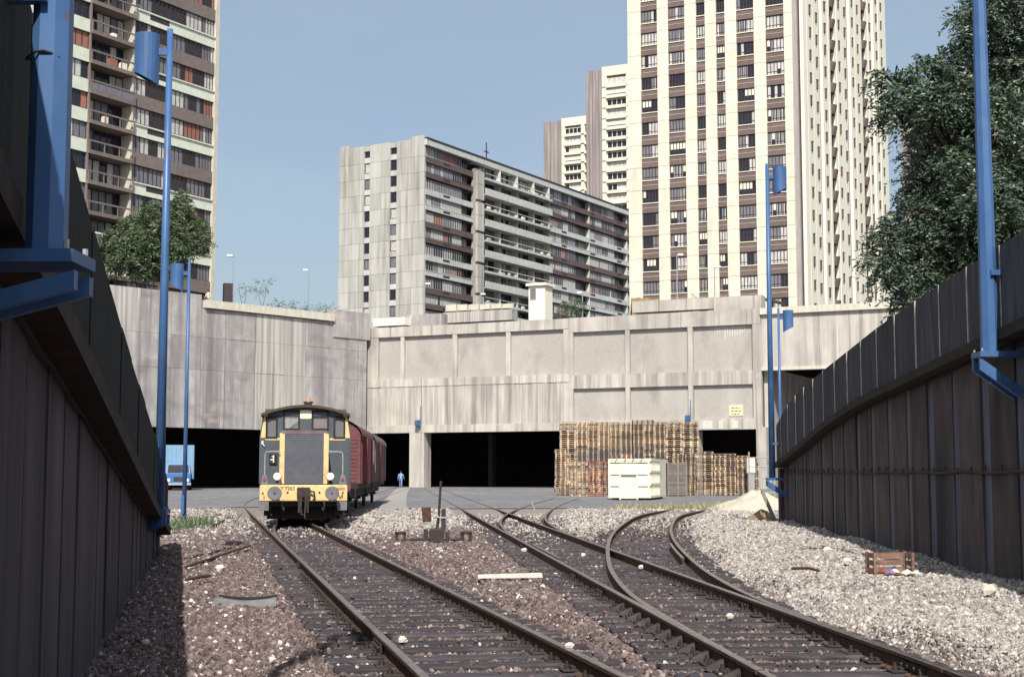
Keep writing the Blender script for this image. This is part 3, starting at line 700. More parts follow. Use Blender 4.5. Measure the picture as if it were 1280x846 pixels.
wslab('cornice', 'concrete_light', -17, -4, -.9, .35, 18.2, 19.0)
wslab('cornice', 'concrete_light', -48, -30, -.9, .3, 18.6, 19.4)
wslab('end_pier', 'concrete_grey', -4, .3, -.9, .12, 16.5, 19.55)
# plaza deck over the hall, with dark walls closing the hall
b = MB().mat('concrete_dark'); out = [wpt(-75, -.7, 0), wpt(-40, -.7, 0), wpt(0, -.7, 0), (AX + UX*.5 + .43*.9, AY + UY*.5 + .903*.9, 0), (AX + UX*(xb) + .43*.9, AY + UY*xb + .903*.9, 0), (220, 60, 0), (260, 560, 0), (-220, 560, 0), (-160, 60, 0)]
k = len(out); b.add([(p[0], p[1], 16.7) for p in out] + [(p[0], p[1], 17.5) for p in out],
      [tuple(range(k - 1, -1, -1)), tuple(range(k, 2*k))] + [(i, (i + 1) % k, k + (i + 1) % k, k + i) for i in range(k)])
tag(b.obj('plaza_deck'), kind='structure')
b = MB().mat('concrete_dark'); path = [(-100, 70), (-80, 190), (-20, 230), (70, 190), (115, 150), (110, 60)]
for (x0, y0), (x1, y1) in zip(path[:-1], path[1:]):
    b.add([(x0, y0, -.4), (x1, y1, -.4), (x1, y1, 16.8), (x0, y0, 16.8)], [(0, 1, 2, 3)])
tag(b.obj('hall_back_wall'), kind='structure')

# ------------------------------------------------------------------ big tower
CX, CY = 34.9, 170.0
W_T = 22.1
FX, FY = CX - UX * W_T, CY - UY * W_T
tw = thing('apartment_tower', 'tall cream apartment tower with brown spandrels between windows, right of centre', 'building', (FX, FY, 0), ROT)
FL = 2.93; NF = 21; ZB = 18.05
def tx(px, py=40): return lx(px, py, FX, FY)
bx(tw, 'core', 'concrete_dark', .3, W_T - .4, .55, 50.3, 16, ZB + NF * FL)
wc = [(800.6, 821.2), (834.8, 855.6), (869.8, 881.0), (894.8, 905.8), (920.2, 942.0), (956.8, 979.6)]
wc = [(tx(a), tx(c)) for a, c in wc]
edges = [0] + [e for p in wc for e in p] + [W_T - .62]
for i in range(0, len(edges), 2):
    for k in range(-1, NF):
        bx(tw, 'pier_panel', 'tower_concrete', edges[i], edges[i + 1], random.uniform(-.02, .0), .5, ZB + k*FL + .02 - 1.2, ZB + (k + 1)*FL - .02 - 1.2)
kinds_t = ['curtain', 'curtain', 'curtain_grey', 'glass', 'glass', 'drape', 'curtain_grey', 'blind_half']
for k in range(NF):
    z = ZB + k * FL
    for j, (a, c) in enumerate(wc):
        sp_ = bx(tw, 'spandrel', 'spandrel', a, c, .12, .5, z - 1.2, z - .03)
        UN = MB().mat('spandrel_line') if 'sl' not in WIN else None
        bx(tw, 'sill', 'tower_white', a, c, .02, .5, z - .03, z + .06)
        bx(tw, 'spandrel_trim', 'spandrel_line', a, c, .09, .14, z - .62, z - .54)
        window(tw, a + .04, c - .04, z + .06, z + FL - 1.2, .24, 5 if j not in (2, 3) else 3, random.sample(kinds_t, 3), transom=.42, bar=.085)
bx(tw, 'chamfer', 'tower_shade_grey', W_T - .62, W_T - .05, .25, .8, 16, ZB + NF*FL)  # chamfer shade is painted in with the grey
# right face: vertical white panels, recessed channels with shade painted grey, slot windows, rounded balconies
def ty(px, py=60):
    c = PX(px, py, 1.0); return (CY * c - CX) / (.43 - .903 * c)
grooves = [1003.6, 1008.5, 1016, 1023.5, 1027.5, 1035, 1037.3, 1042, 1045.2, 1052, 1058.2, 1062, 1068, 1075, 1077, 1081, 1084.8, 1089, 1092, 1098, 1104, 1107.5]
grey_i = {3, 10, 17}; bal_i = {6, 14}
gy_ = [max(.55, ty(g)) for g in grooves]
for i in range(len(gy_) - 1):
    a, c = gy_[i], gy_[i + 1]
    if i in bal_i:
        bx(tw, 'balcony_bay', 'concrete_dark', W_T - .9, W_T - .7, a, c, 16, ZB + NF*FL)
        n = 10; q = MB().mat('spandrel'); P = []
        for t_ in range(n + 1):
            an = math.pi * t_ / n; P += [(.65 * math.sin(an), (c - a) * (.5 - .5*math.cos(an)), 0), (.95 * math.sin(an), (c - a) * (.5 - .5*math.cos(an)), 1.25)]
        q.add(P, [(2*t_, 2*t_ + 2, 2*t_ + 3, 2*t_ + 1) for t_ in range(n)] + [tuple(range(0, 2*n + 2, 2)), tuple(range(2*n + 1, 0, -2))])
        bm = q.mesh('balcony')
        for k in range(NF): link('balcony', bm, tw, (W_T - .42, a, ZB + k*FL - .9))
    elif i in grey_i: bx(tw, 'recess_panel', 'tower_shade_grey', W_T - .75, W_T - .35, a, c, 16, ZB + NF*FL)
    else: bx(tw, 'rib_panel', 'tower_white', W_T - .7, W_T + random.uniform(-.03, .03), a + .10, c - .10, 16, ZB + NF*FL)
slot = MB().mat('brown_band').box(0, .14, 0, .62, 0, 1.15).mat('spandrel').box(0, .2, -.04, .66, 1.15, 1.22).mesh('slot_window')
for g in (1012, 1020, 1030.5, 1048, 1055.4, 1064.8, 1071.3, 1086.6, 1095, 1101):
    for k in range(NF): link('slot_window', slot, tw, (W_T + .005, ty(g) - .3, ZB + k*FL + .35))

# ------------------------------------------------------------------ slab block in the middle
DX, DY = .512, .859
ROT2 = math.atan2(DY, DX)
KX, KY = -15.75, 252.0
sb = thing('slab_block', 'long eleven storey slab block with balconies and a blind concrete end wall', 'building', (KX, KY, 0), ROT2)
def sx(px, py=300, ox=KX, oy=KY):
    c = PX(px, py, 1.0); return (oy * c - ox) / (DX - DY * c)
ROOF = PZ(172, 252); FH = 2.98; NS = 13
def ey(px, py=250):
    c = PX(px, py, 1.0); return (KX - KY * c) / (DY + DX * c)
EW = ey(424)
LEN = 98.0
bx(sb, 'core', 'concrete_dark', .5, LEN, 2.0, EW - .4, 16, ROOF - .6)
ecol = [0, ey(514), ey(501), ey(495.5), ey(487.5), ey(476), ey(462), ey(455), ey(449), ey(436), EW]
for k in range(NS + 1):
    z1 = ROOF - .3 - k*FH; z0 = z1 - FH
    for i in range(10):
        if i in (3, 6): continue
        bx(sb, 'end_panel', 'slab_concrete', random.uniform(-.03, 0), .5, ecol[i] + .03, ecol[i + 1] - .03, z0 + .02, z1 - .02 if k else ROOF + (.0 if i % 3 else .5))
    for i in (3, 6):
        a, c = ecol[i], ecol[i + 1]
        if k == 0: bx(sb, 'end_panel', 'slab_concrete', .05, .5, a, c, z1 - .75, ROOF - .1)
        bx(sb, 'end_spandrel', random.choice(['slab_white', 'slab_concrete', 'slab_white']), .12, .5, a, c, z0, z0 + 1.0)
        wn = window(sb, a, c, 0, FH - (1.1 if k else 1.85), 0, 1, random.sample(['glass', 'curtain', 'curtain_grey', 'glass'], 2), bar=.1)
        wn.location = (.25, c, z0 + 1.05); wn.rotation_euler = (0, 0, -math.pi / 2)
x1, x2, x3, x4 = sx(591), sx(600), sx(684), LEN
bx(sb, 'roof_fascia', 'slab_white', .0, LEN, -.5, 2.0, ROOF - 1.35, ROOF - .25); bx(sb, 'roof_edge', 'frame', .0, LEN, -.6, 2.1, ROOF - .25, ROOF + .05)
kinds_s = ['curtain', 'curtain_grey', 'glass', 'curtain', 'curtain_grey', 'drape']
for k in range(NS):
    z1 = ROOF - 1.35 - k*FH; z0 = z1 - FH        # window zone on top, band below
    zb = z0 + 1.15
    for (a, c, shift) in ((.3, x1, 0), (x3 + .3, x4, 2)):
        ph = (k + shift + (0 if shift == 0 else -2)) % 4
        brown = ph in (0, 1); bm_ = 'brown_band' if brown else 'slab_white'
        bal = ph in (1, 3)
        q = a
        while q < c - .5:
            e = min(q + (6.4 if shift == 0 else 8.2), c)
            bx(sb, 'band', bm_, q + .02, e - .02, -.05, .4, z0 + (.0 if not bal else .22), zb - .12); q = e
        if bal: bx(sb, 'balcony_rail', bm_, a, c, -.12, -.04, zb - .05, zb + .06)
        for q0 in np.arange(a + 5.8, c - 2, 13.0): bx(sb, 'vent_slot', 'frame', q0, q0 + 2.2, -.07, -.02, z0 + .45, z0 + .85)
        q = a; i = 0
        while q < c - .8:
            e = min(q + 3.1, c)
            if (i % 6) in (4, 5) and e - q > 2:          # open loggia with a pale fin
                window(sb, q, e, zb - .1, z1, 1.1, 3, ['curtain_grey', 'glass', 'curtain'], frame='frame_light', bar=.1)
                if i % 6 == 5: bx(sb, 'fin', 'slab_white', e - .2, e, .0, 1.1, zb - .1, z1)
            else:
                kn = random.sample(kinds_s, 3) if random.random() > .13 else ['shutter', 'shutter', 'glass']
                window(sb, q, e, zb - .1, z1, .28, 4, kn, frame='frame_light', bar=.1)
            q = e; i += 1
        bx(sb, 'floor_slab', 'concrete_dark', a, c, .4, 2.0, z1 - .05, z1 + .05)
    # middle balconies
    solid = k % 2 == 1
    bx(sb, 'floor_slab', 'slab_concrete', x2, x3, -1.25, 2.0, z0 - .1, z0 + .06)
    if solid:
        q = x2
        while q < x3 - .3:
            e = min(q + 6.6, x3); bx(sb, 'parapet', 'slab_white', q + .02, e - .02, -1.3, -1.18, z0 - .1, z0 + 1.25); q = e
    else:
        bx(sb, 'parapet', 'slab_white', x2, x3, -1.3, -1.2, z0 - .15, z0 + .3); bx(sb, 'balcony_rail', 'slab_white', x2, x3, -1.3, -1.22, z0 + 1.05, z0 + 1.17)
        for q in np.arange(x2 + 1.5, x3 - 1, 2.6):
            if random.random() < .75: bx(sb, 'balcony_clutter', random.choice(['tower_white', 'tower_white', 'shutter', 'slab_white']), q, q + random.uniform(.5, 1.3), -.9, -.6, z0 + .06, z0 + random.uniform(.6, 1.0))
    q = x2; i = 0
    while q < x3 - .8:
        e = min(q + 3.3, x3); window(sb, q, e, z0 + .06, z1 - .1, .9, 3, random.sample(kinds_s + ['glass', 'glass'], 3), bar=.1)
        if i % 2: bx(sb, 'fin', 'slab_white', e - .12, e + .05, -.6, .9, z0 + .06, z1 - .1)
        q = e; i += 1
for k in range(NS):
    bx(sb, 'stair_shaft', 'slab_concrete', x1 + .3, x2, -.95, .5, ROOF - 2.6 - (k + 1)*FH + .03, ROOF - 2.6 - k*FH - (.03 if k % 2 else .5))
bx(sb, 'shaft_cap', 'concrete_grey', x1 + .2, x2 - .2, -.4, .5, 16, ROOF - 2.6)
MB().mat('frame').cyl((sx(640), 6, ROOF), (sx(640), 6, ROOF + 6), .12, n=5).box(sx(640) - .8, sx(640) + .8, 5.9, 6.1, ROOF + 4, ROOF + 4.2).obj('antenna', sb)

# ------------------------------------------------------------------ left tower
LX_, LY_ = PX(270.5, 200, 165), 165.0
lt = thing('apartment_block', 'apartment block top left with white and grey spandrels, balconies and orange shutters', 'building', (LX_, LY_, 0), ROT2)
FH2 = 3.25; Z0L = 54.8
def fx2(px, py=140): return sx(px, py, LX_, LY_)
b0, b1 = fx2(110), fx2(166.5)
l0 = fx2(60)
bx(lt, 'core', 'concrete_dark', -52, -.3, 1.9, 16, 16, Z0L + 3*FH2); bx(lt, 'corner_pier', 'concrete_light', -.62, 0, -.12, 16, 16, Z0L + 3*FH2)
kinds_l = ['curtain', 'curtain_grey', 'curtain', 'glass', 'curtain_grey']
for k in range(-3, 12):
    z0 = Z0L - k * FH2; z1 = z0 + FH2; zs = z0 + 1.42
    white = k % 2 == 1
    q = b1; i = 0
    while q < -.7:
        e = min(q + 7.0, -.62)
        bx(lt, 'spandrel', 'left_white' if white else 'grey_band', q + .02, e - .02, 0, .4, z0, zs - (.25 if white else 0)); q = e
    if white:
        bx(lt, 'ledge', 'left_white', b1, -.62, -.14, .0, zs - .25, zs - .1); bx(lt, 'vent_slot', 'frame', b1 + 2.2, b1 + 5.2, -.02, .05, z0 + .55, zs - .3)
    q = b1
    while q < -1.2:
        e = min(q + 2.68, -.62); r_ = random.random()
        window(lt, q, e, zs, z1, .22, 4, random.sample(kinds_l, 3) if r_ > .27 else ['shutter', 'shutter', 'glass'], frame='frame', bar=.08); q = e
    # balcony bay
    bx(lt, 'balcony_floor', 'grey_band', b0, b1, -.35, 1.9, z0 - .1, z0 + .32)
    bx(lt, 'side_wall', 'concrete_light', b1 - .22, b1, 0, 1.9, z0 + .3, z1 - .1); bx(lt, 'side_wall', 'grey_band', b0, b0 + .15, -.1, 1.9, z0 + .3, z1 - .1)
    rm = 'tower_white' if k == 9 else 'grey_band'
    bx(lt, 'balcony_rail', rm, b0, b1, -.36, -.26, z0 + 1.22, z0 + 1.4)
    for s_ in np.linspace(b0, b1 - .12, 4): bx(lt, 'rail_post', rm, s_, s_ + .12, -.35, -.27, z0 + .3, z0 + 1.24)
    if k % 5 == 4: bx(lt, 'balcony_screen', 'curtain_grey', b0 + .2, b1 - .2, -.3, -.26, z0 + .35, z0 + 1.2)
    for s_ in range(3):
        window(lt, b0 + .2 + s_*(b1 - b0 - .4)/3, b0 + .2 + (s_ + 1)*(b1 - b0 - .4)/3, z0 + .32, z1 - .15, 1.5, 2, random.sample(kinds_l + ['glass'], 2), bar=.09)
    for s_ in range(random.randrange(3)):
        q = b0 + random.uniform(.4, 5); bx(lt, 'balcony_clutter', random.choice(['tower_white', 'shutter', 'shirt_white', 'bank']), q, q + random.uniform(.4, 1.1), .2, .7, z0 + .32, z0 + random.uniform(.8, 1.3))
    # left bay and beyond
    q = b0
    while q > -50:
        e = q - 3.6
        bx(lt, 'spandrel', 'left_white', e + .05, q - .05, 0, .4, z0, zs - .05); window(lt, e, q, zs, z1, .2, 4, random.sample(kinds_l, 3) if random.random() > .2 else ['shutter', 'shutter', 'glass'], bar=.08)
        q = e

# ------------------------------------------------------------------ twin far towers and a block behind the tree
def far_tower(label, px0, pxm, px1, Y, rt, fh, gap2):
    x0 = PX(px0, 250, Y); t = thing('far_tower', label, 'building', (x0, Y, 0), ROT, 'far twin towers')
    xm_, xe = lx(pxm, 200, x0, Y), lx(px1, 200, x0, Y); top = PZ(rt, Y); 
    bx(t, 'core', 'far_white', xm_ - .5, xe, 1.6, 24, 16, top - .8)
    q = 0; 
    while q < xm_ - .2:
        e = min(q + xm_ / 5, xm_); bx(t, 'rib_panel', 'far_grey', q + .05, e - .05, random.uniform(-.15, .15), 24, 16, top - .6); q = e
    bx(t, 'parapet', 'far_white', xm_, xe, -.1, 1.7, top - 2.6, top)
    k = 0; z1 = top - 3.0; wd = xe - xm_; c0 = xm_ + .12*wd; c1 = xm_ + (.70 if not gap2 else .62)*wd
    while z1 > 26:
        z0 = z1 - fh
        bx(t, 'pier', 'far_white', xm_, c0, -.05, 1.7, z0, z1 + .4); bx(t, 'pier', 'far_white', c1, c1 + .12*wd, -.05, 1.7, z0, z1 + .4)
        bx(t, 'balcony_parapet', 'far_white', c0, c1, -.5, 1.7, z0 - .1, z0 + .75)
        bx(t, 'balcony_parapet', 'far_white', c1 + .12*wd, xe, -.3, 1.7, z0 - .1, z0 + .75)
        if random.random() < .2: bx(t, 'blind', 'blind', c0, c1, .1, .2, z0 + 1.2, z1 - .4)
        else: window(t, c0, c1, z0 + .75, z1 - .3, .3, 4, ['glass', 'curtain', 'glass', 'glass'], frame='tower_white', bar=.14)
        window(t, c1 + .12*wd, xe, z0 + .75, z1 - .3, .3, 2, ['glass', 'glass', 'curtain_grey'], frame='tower_white', bar=.14)
        z1 -= fh; k += 1
    return t
far_tower('lower looking far tower with grey ribbed strip, left of the pair', 679.5, 702, 737, 441, 151, 2.95, False)
far_tower('higher looking far tower with grey ribbed strip, beside the big cream tower', 733, 753, 802, 386, 87, 2.95, True)
t = thing('apartment_block', 'dark grey block mostly hidden behind the big tree on the right', 'building', (PX(1128, 250, 260), 260, 0), ROT)
top = PZ(141, 260); bx(t, 'wall', 'far_grey', 0, 30, 0, 14, 16, top); bx(t, 'roof_edge', 'concrete_dark', -.2, 30.2, -.3, 14.2, top, top + .5)
for k in range(12):
    for j in range(7): window(t, 1.6 + j*4, 4.2 + j*4, top - 3.6 - k*3, top - 1.8 - k*3, -.06, 2, ['glass', 'curtain_grey'])

# ------------------------------------------------------------------ locomotive
LYY = 43.6; LXX = float(LOCO(LYY)) + .06
lo = thing('locomotive', 'dark green and yellow diesel shunting locomotive facing the camera', 'locomotive', (LXX, LYY, 0), .135)
def q(mat, *a): return MB().mat(mat).box(*a)
m = MB().mat('loco_yellow').bbox(-1.32, 1.32, 0, .16, .69, 1.19, .03); beam = m.obj('buffer_beam', lo)
m = MB().mat('ink'); m.cyl((-.48, -.012, .96), (-.48, .01, .96), .035, n=10).cyl((.48, -.012, .96), (.48, .01, .96), .035, n=10)
m.box(1.16, 1.19, -.008, .0, .78, .98).add([(1.02, -.006, .96), (1.05, -.006, .96), (1.12, -.006, .78), (1.09, -.006, .78)], [(0, 3, 2, 1)]).add([(1.2, -.006, .98), (1.23, -.006, .98), (1.12, -.006, .76), (1.09, -.006, .76)], [(0, 3, 2, 1)])
m.box(-1.2, -1.17, -.008, .0, .76, .86).box(-1.25, -1.2, -.008, .0, .9, .97); m.obj('stencil_mark', beam)
def text(body, size, parent, loc, mat, rx=math.pi/2):
    c = bpy.data.curves.new('lettering', 'FONT'); c.body = body; c.size = size; c.extrude = .004; c.align_x = 'CENTER'
    c.materials.append(MATS[mat]); o = bpy.data.objects.new('lettering', c); COL.objects.link(o)
    me = bpy.data.meshes.new_from_object(o.evaluated_get(bpy.context.evaluated_depsgraph_get())); bpy.data.objects.remove(o)
    o = link('lettering', me, parent, loc); o.rotation_euler = (rx, 0, 0); return o
text('Y 7263', .15, beam, (-.48, -.006, 1.04), 'ink'); text('SNCF', .1, beam, (1.13, -.006, 1.03), 'ink')
for s in (-1, 1):
    m = MB().mat('loco_dark').cyl((s*.86, .02, .94), (s*.86, -.3, .94), .13, .12, 16).cyl((s*.86, -.26, .94), (s*.86, -.40, .94), .09, n=14)
    bu = m.obj('buffer', lo, True)
    m = MB().mat('step_grey').cyl((s*.86, -.40, .94), (s*.86, -.45, .94), .215, .205, 24).mat('loco_dark').cyl((s*.86, -.452, .94), (s*.86, -.46, .94), .03, n=8); m.obj('buffer_head', bu)
    m = MB().mat('loco_dark').cyl((s*.80, .02, 1.25), (s*.80, .02, 1.4), .04, n=8).cyl((s*.80, .08, 1.44), (s*.80, -.08, 1.44), .11, .13, 18); hl = m.obj('headlamp', lo)
    MB().mat('lamp_white').cyl((s*.80, -.08, 1.44), (s*.80, -.11, 1.44), .122, .10, 18).obj('lens', hl)
    m = MB().mat('step_grey').hexa([(s*1.18 - .12, .02, 1.19), (s*1.18 + .12, .02, 1.19), (s*1.18 + .12, .2, 1.19), (s*1.18 - .12, .2, 1.19), (s*1.18 - .06, .04, 1.5), (s*1.18 + .06, .04, 1.5), (s*1.18 + .06, .14, 1.5), (s*1.18 - .06, .14, 1.5)])
    mk = m.obj('marker_lamp', lo); MB().mat('container_red').cyl((s*1.18, .05, 1.36), (s*1.18, .0, 1.36), .045, n=10).obj('lens', mk)
    m = MB().mat('step_grey').hexa([(s*1.18 - .14, -.02, .42), (s*1.18 + .14, -.02, .42), (s*1.18 + .14, .3, .42), (s*1.18 - .14, .3, .42), (s*1.18 - .18, -.02, .69), (s*1.18 + .14, -.02, .69), (s*1.18 + .14, .3, .69), (s*1.18 - .18, .3, .69)])
    m.obj('step', lo)
    m = MB().mat('galvanised').tube([(s*.72, .1, 2.2), (s*1.0, .04, 2.2), (s*1.14, .04, 2.19), (s*1.18, .05, 2.1), (s*1.18, .08, 1.5)], .019, 6); m.obj('handrail', lo)
    MB().mat('iron').tube([(s*.62, -.02, .72), (s*.64, -.14, .55), (s*.6, -.1, .42), (s*.57, -.04, .5)], .022, 6).obj('brake_hose', lo)
m = MB().mat('iron').bbox(-.2, .2, -.12, .02, .78, 1.12, .03).cyl((0, -.1, .9), (0, -.32, .86), .045, n=8).tube([(-.07, -.3, .9), (-.07, -.34, .55), (-.05, -.34, .3), (.05, -.34, .3), (.07, -.34, .55), (.07, -.3, .9)], .03, 6).box(-.16, -.06, -.2, -.1, .36, .8).box(.06, .16, -.2, -.1, .36, .8).box(.03, .07, -.4, -.34, .2, .5)
m.tube([(.2, -.1, 1.0), (.32, -.14, .98), (.34, -.14, .8), (.27, -.12, .68)], .03, 6); m.obj('coupling', lo)
# hood
H = MB().mat('loco_green').extrude_y([(-.72, 1.19), (.72, 1.19), (.72, 2.74), (.66, 2.83), (-.66, 2.83), (-.72, 2.74)], .26, 4.0).obj('hood', lo)
for s in (-1, 1): MB().mat('loco_yellow').extrude_y([(s*.67 - .075, 1.22), (s*.67 + .075, 1.22), (s*.67 + .075, 2.74), (s*.67 - .075, 2.78)], .2, .262).obj('hood_edge', H)
MB().mat('wagon_mauve').extrude_y([(-.75, 2.74), (.75, 2.74), (.68, 2.86), (-.68, 2.86)], .21, .5).obj('hood_brow', H)
m = MB().mat('loco_grille')
for k in range(24): m.box(-.59, .59,   .222 + .004*(k % 2), .262, 1.22 + k*.0635, 1.22 + (k + 1)*.0635 - .012)
m.box(-.6, .6, .245, .262, 1.2, 2.75); m.obj('radiator_grille', H)
# running plate, frame, bogie parts
MB().mat('loco_green').box(-1.32, 1.32, .16, 8.6, 1.08, 1.19).mat('loco_dark').box(-1.05, 1.05, .16, 8.5, .55, 1.08).box(-1.12, 1.12, .75, 8.2, .14, .56).box(-1.2, -.95, .4, 8.4, .25, .7).box(.95, 1.2, .4, 8.4, .25, .7).obj('underframe', lo)
for yy in (2.0, 6.4):
    ax = MB().mat('loco_dark').cyl((-.9, yy, .52), (.9, yy, .52), .08, n=10).obj('axle', lo)
    for s in (-1, 1): MB().mat('iron').cyl((s*.69, yy, .53), (s*.82, yy, .53), .525, n=28).obj('wheel', ax)
# cab with a curved roof
CY0, CY1 = 4.0, 6.6
def zc(z): return 1.55 + (z - 1.55) * 1.09
cabz = [(1.40, 1.19), (1.47, 1.3), (1.47, zc(2.62)), (1.36, zc(3.34))]
wl = [(-.70, -.24, zc(2.90), zc(3.42)), (.24, .72, zc(2.90), zc(3.42)), (-1.27, -.97, zc(2.64), zc(3.22)), (.97, 1.27, zc(2.64), zc(3.22))]
# front wall as a frame round four window openings
fw = MB().mat('loco_green')
xsn = sorted({-1.47, 1.47, *[w_[0] for w_ in wl], *[w_[1] for w_ in wl]}); zsn = sorted({1.19, zc(3.5), *[w_[2] for w_ in wl], *[w_[3] for w_ in wl]})
def tap(x, z): return x * (1 - .075 * max(0, (z - zc(2.62)) / (zc(3.34) - zc(2.62)))) if abs(x) > 1.4 else x
for i in range(len(xsn) - 1):
    for j in range(len(zsn) - 1):
        xa, xb_, za, zb_ = xsn[i], xsn[i + 1], zsn[j], zsn[j + 1]
        if any(w_[0] <= (xa + xb_)/2 <= w_[1] and w_[2] <= (za + zb_)/2 <= w_[3] for w_ in wl): continue
        P = [(tap(xa, za), CY0, za), (tap(xb_, za), CY0, za), (tap(xb_, za), CY0 + .08, za), (tap(xa, za), CY0 + .08, za), (tap(xa, zb_), CY0, zb_), (tap(xb_, zb_), CY0, zb_), (tap(xb_, zb_), CY0 + .08, zb_), (tap(xa, zb_), CY0 + .08, zb_)]
        fw.hexa(P)
cabw = fw.obj('cab_front', lo)
m = MB().mat('loco_green')
for s in (-1, 1):
    m.hexa([(s*1.47 - .04, CY0 + .08, 1.19), (s*1.47 + .04, CY0 + .08, 1.19), (s*1.47 + .04, CY1, 1.19), (s*1.47 - .04, CY1, 1.19), (s*1.47 - .04, CY0 + .08, zc(2.62)), (s*1.47 + .04, CY0 + .08, zc(2.62)), (s*1.47 + .04, CY1, zc(2.62)), (s*1.47 - .04, CY1, zc(2.62))])
    for ya, yb in ((CY0 + .08, CY0 + .35), (CY1 - .35, CY1)): m.hexa([(s*1.47 - .04, ya, zc(2.62)), (s*1.47 + .04, ya, zc(2.62)), (s*1.47 + .04, yb, zc(2.62)), (s*1.47 - .04, yb, zc(2.62)), (s*1.36 - .04, ya, zc(3.4)), (s*1.36 + .04, ya, zc(3.4)), (s*1.36 + .04, yb, zc(3.4)), (s*1.36 - .04, yb, zc(3.4))])
m.obj('cab_side', lo)
bwl = MB().mat('loco_green').box(-1.4, 1.4, CY1, CY1 + .08, 1.19, zc(2.85)).box(-1.4, -.85, CY1, CY1 + .08, zc(2.85), zc(3.5)).box(.85, 1.4, CY1, CY1 + .08, zc(2.85), zc(3.5)).box(-.2, .2, CY1, CY1 + .08, zc(2.85), zc(3.5)); bwl.obj('cab_rear', lo)
for i, w_ in enumerate(wl):
    fr = MB().mat('loco_dark'); a, c, z0, z1 = w_; e = .045
    fr.box(a - e, a + .01, CY0 - .03, CY0 + .03, z0 - e, z1 + e).box(c - .01, c + e, CY0 - .03, CY0 + .03, z0 - e, z1 + e).box(a, c, CY0 - .028, CY0 + .028, z0 - e, z0 + .012).box(a, c, CY0 - .028, CY0 + .028, z1 - .012, z1 + e)
    wi = fr.obj('cab_window', lo)
    if 'cabglass' not in MATS:
        gm = M('cabglass', (.30, .30, .33), (.26, .26, .29), 3, rough=.08, spec=.5); nn = gm.node_tree.nodes
        tb_ = nn.new('ShaderNodeBsdfTransparent'); ms = nn.new('ShaderNodeMixShader'); ms.inputs[0].default_value = .35
        gm.node_tree.links.new(tb_.outputs[0], ms.inputs[1]); gm.node_tree.links.new(nn['Principled BSDF'].outputs[0], ms.inputs[2]); gm.node_tree.links.new(ms.outputs[0], nn['Material Output'].inputs[0])
    MB().mat('cabglass').box(a, c, CY0 + .035, CY0 + .042, z0, z1).obj('pane', wi)
for s in (-1, 1):
    MB().mat('loco_yellow').hexa([(s*1.475 - (.0 if s < 0 else .16), CY0 - .012, zc(2.62)), (s*1.475 + (.16 if s < 0 else .0), CY0 - .012, zc(2.62)), (s*1.475 + (.16 if s < 0 else 0), CY0, zc(2.62)), (s*1.475 - (0 if s < 0 else .16), CY0, zc(2.62)),
        (s*1.365 - (0 if s < 0 else .12), CY0 - .012, zc(3.34)), (s*1.365 + (.12 if s < 0 else 0), CY0 - .012, zc(3.34)), (s*1.365 + (.12 if s < 0 else 0), CY0, zc(3.34)), (s*1.365 - (0 if s < 0 else .12), CY0, zc(3.34))]).box(min(s*.80, s*1.32), max(s*.80, s*1.32), CY0 - .010, CY0, zc(2.55), zc(2.615)).obj('corner_stripe', cabw)
# roof: arched sheet with a lip
P = []; n = 18; prof = []
for i in range(n + 1):
    x = -1.47 + 2.94 * i / n; prof.append((x, zc(3.35) + .30 * (1 - (x / 1.47) ** 2)))
m = MB().mat('roof_brown').extrude_y([(x, z - .09) for x, z in prof] + [(x, z) for x, z in reversed(prof)], CY0 - .22, CY1 + .25); rf = m.obj('cab_roof', lo)
MB().mat('loco_green').extrude_y([(x*.93, z - .1) for x, z in prof] + [(1.3, zc(3.3)), (-1.3, zc(3.3))], CY0 - .004, CY0 + .078).obj('cab_brow', lo)
m = MB().mat('loco_dark').box(-.06, .2, CY0 + .3, CY0 + .5, zc(3.62), zc(3.73)).box(-.09, .24, CY0 + .32, CY0 + .48, zc(3.7), zc(3.75)).mat('orange_lens').cyl((.08, CY0 + .4, zc(3.73)), (.08, CY0 + .4, zc(3.86)), .09, .06, 12); m.obj('beacon', rf)
MB().mat('plate_cream').bbox(-.19, .19, CY0 - .03, CY0 - .002, zc(3.20), zc(3.47), .02).obj('route_plate', cabw)
MB().mat('loco_dark').bbox(-1.18, -.92, CY0 - .06, CY0 - .01, 1.83, 2.2, .02).mat('plate_cream').box(-1.06, -1.02, CY0 - .068, CY0 - .06, 1.9, 2.14).box(-1.14, -1.06, CY0 - .068, CY0 - .06, 1.97, 2.01).box(-1.1, -1.06, CY0 - .068, CY0 - .06, 2.08, 2.11).obj('number_plate', cabw)
MB().mat('lamp_white').box(-1.44, -1.38, CY0 - .07, CY0 - .01, zc(2.42), zc(2.52)).tube([(-1.40, CY0 - .05, zc(2.43)), (-1.34, CY0 - .06, zc(2.36))], .015, 5).obj('lock', cabw)
# driver's silhouette is not visible; the rear of the loco ends with a short hood
MB().mat('loco_green').box(-.72, .72, CY1 + .08, 8.5, 1.19, 2.4).obj('rear_hood', lo)
MB().mat('loco_yellow').box(-1.32, 1.32, 8.6, 8.72, .69, 1.19).obj('rear_beam', lo)

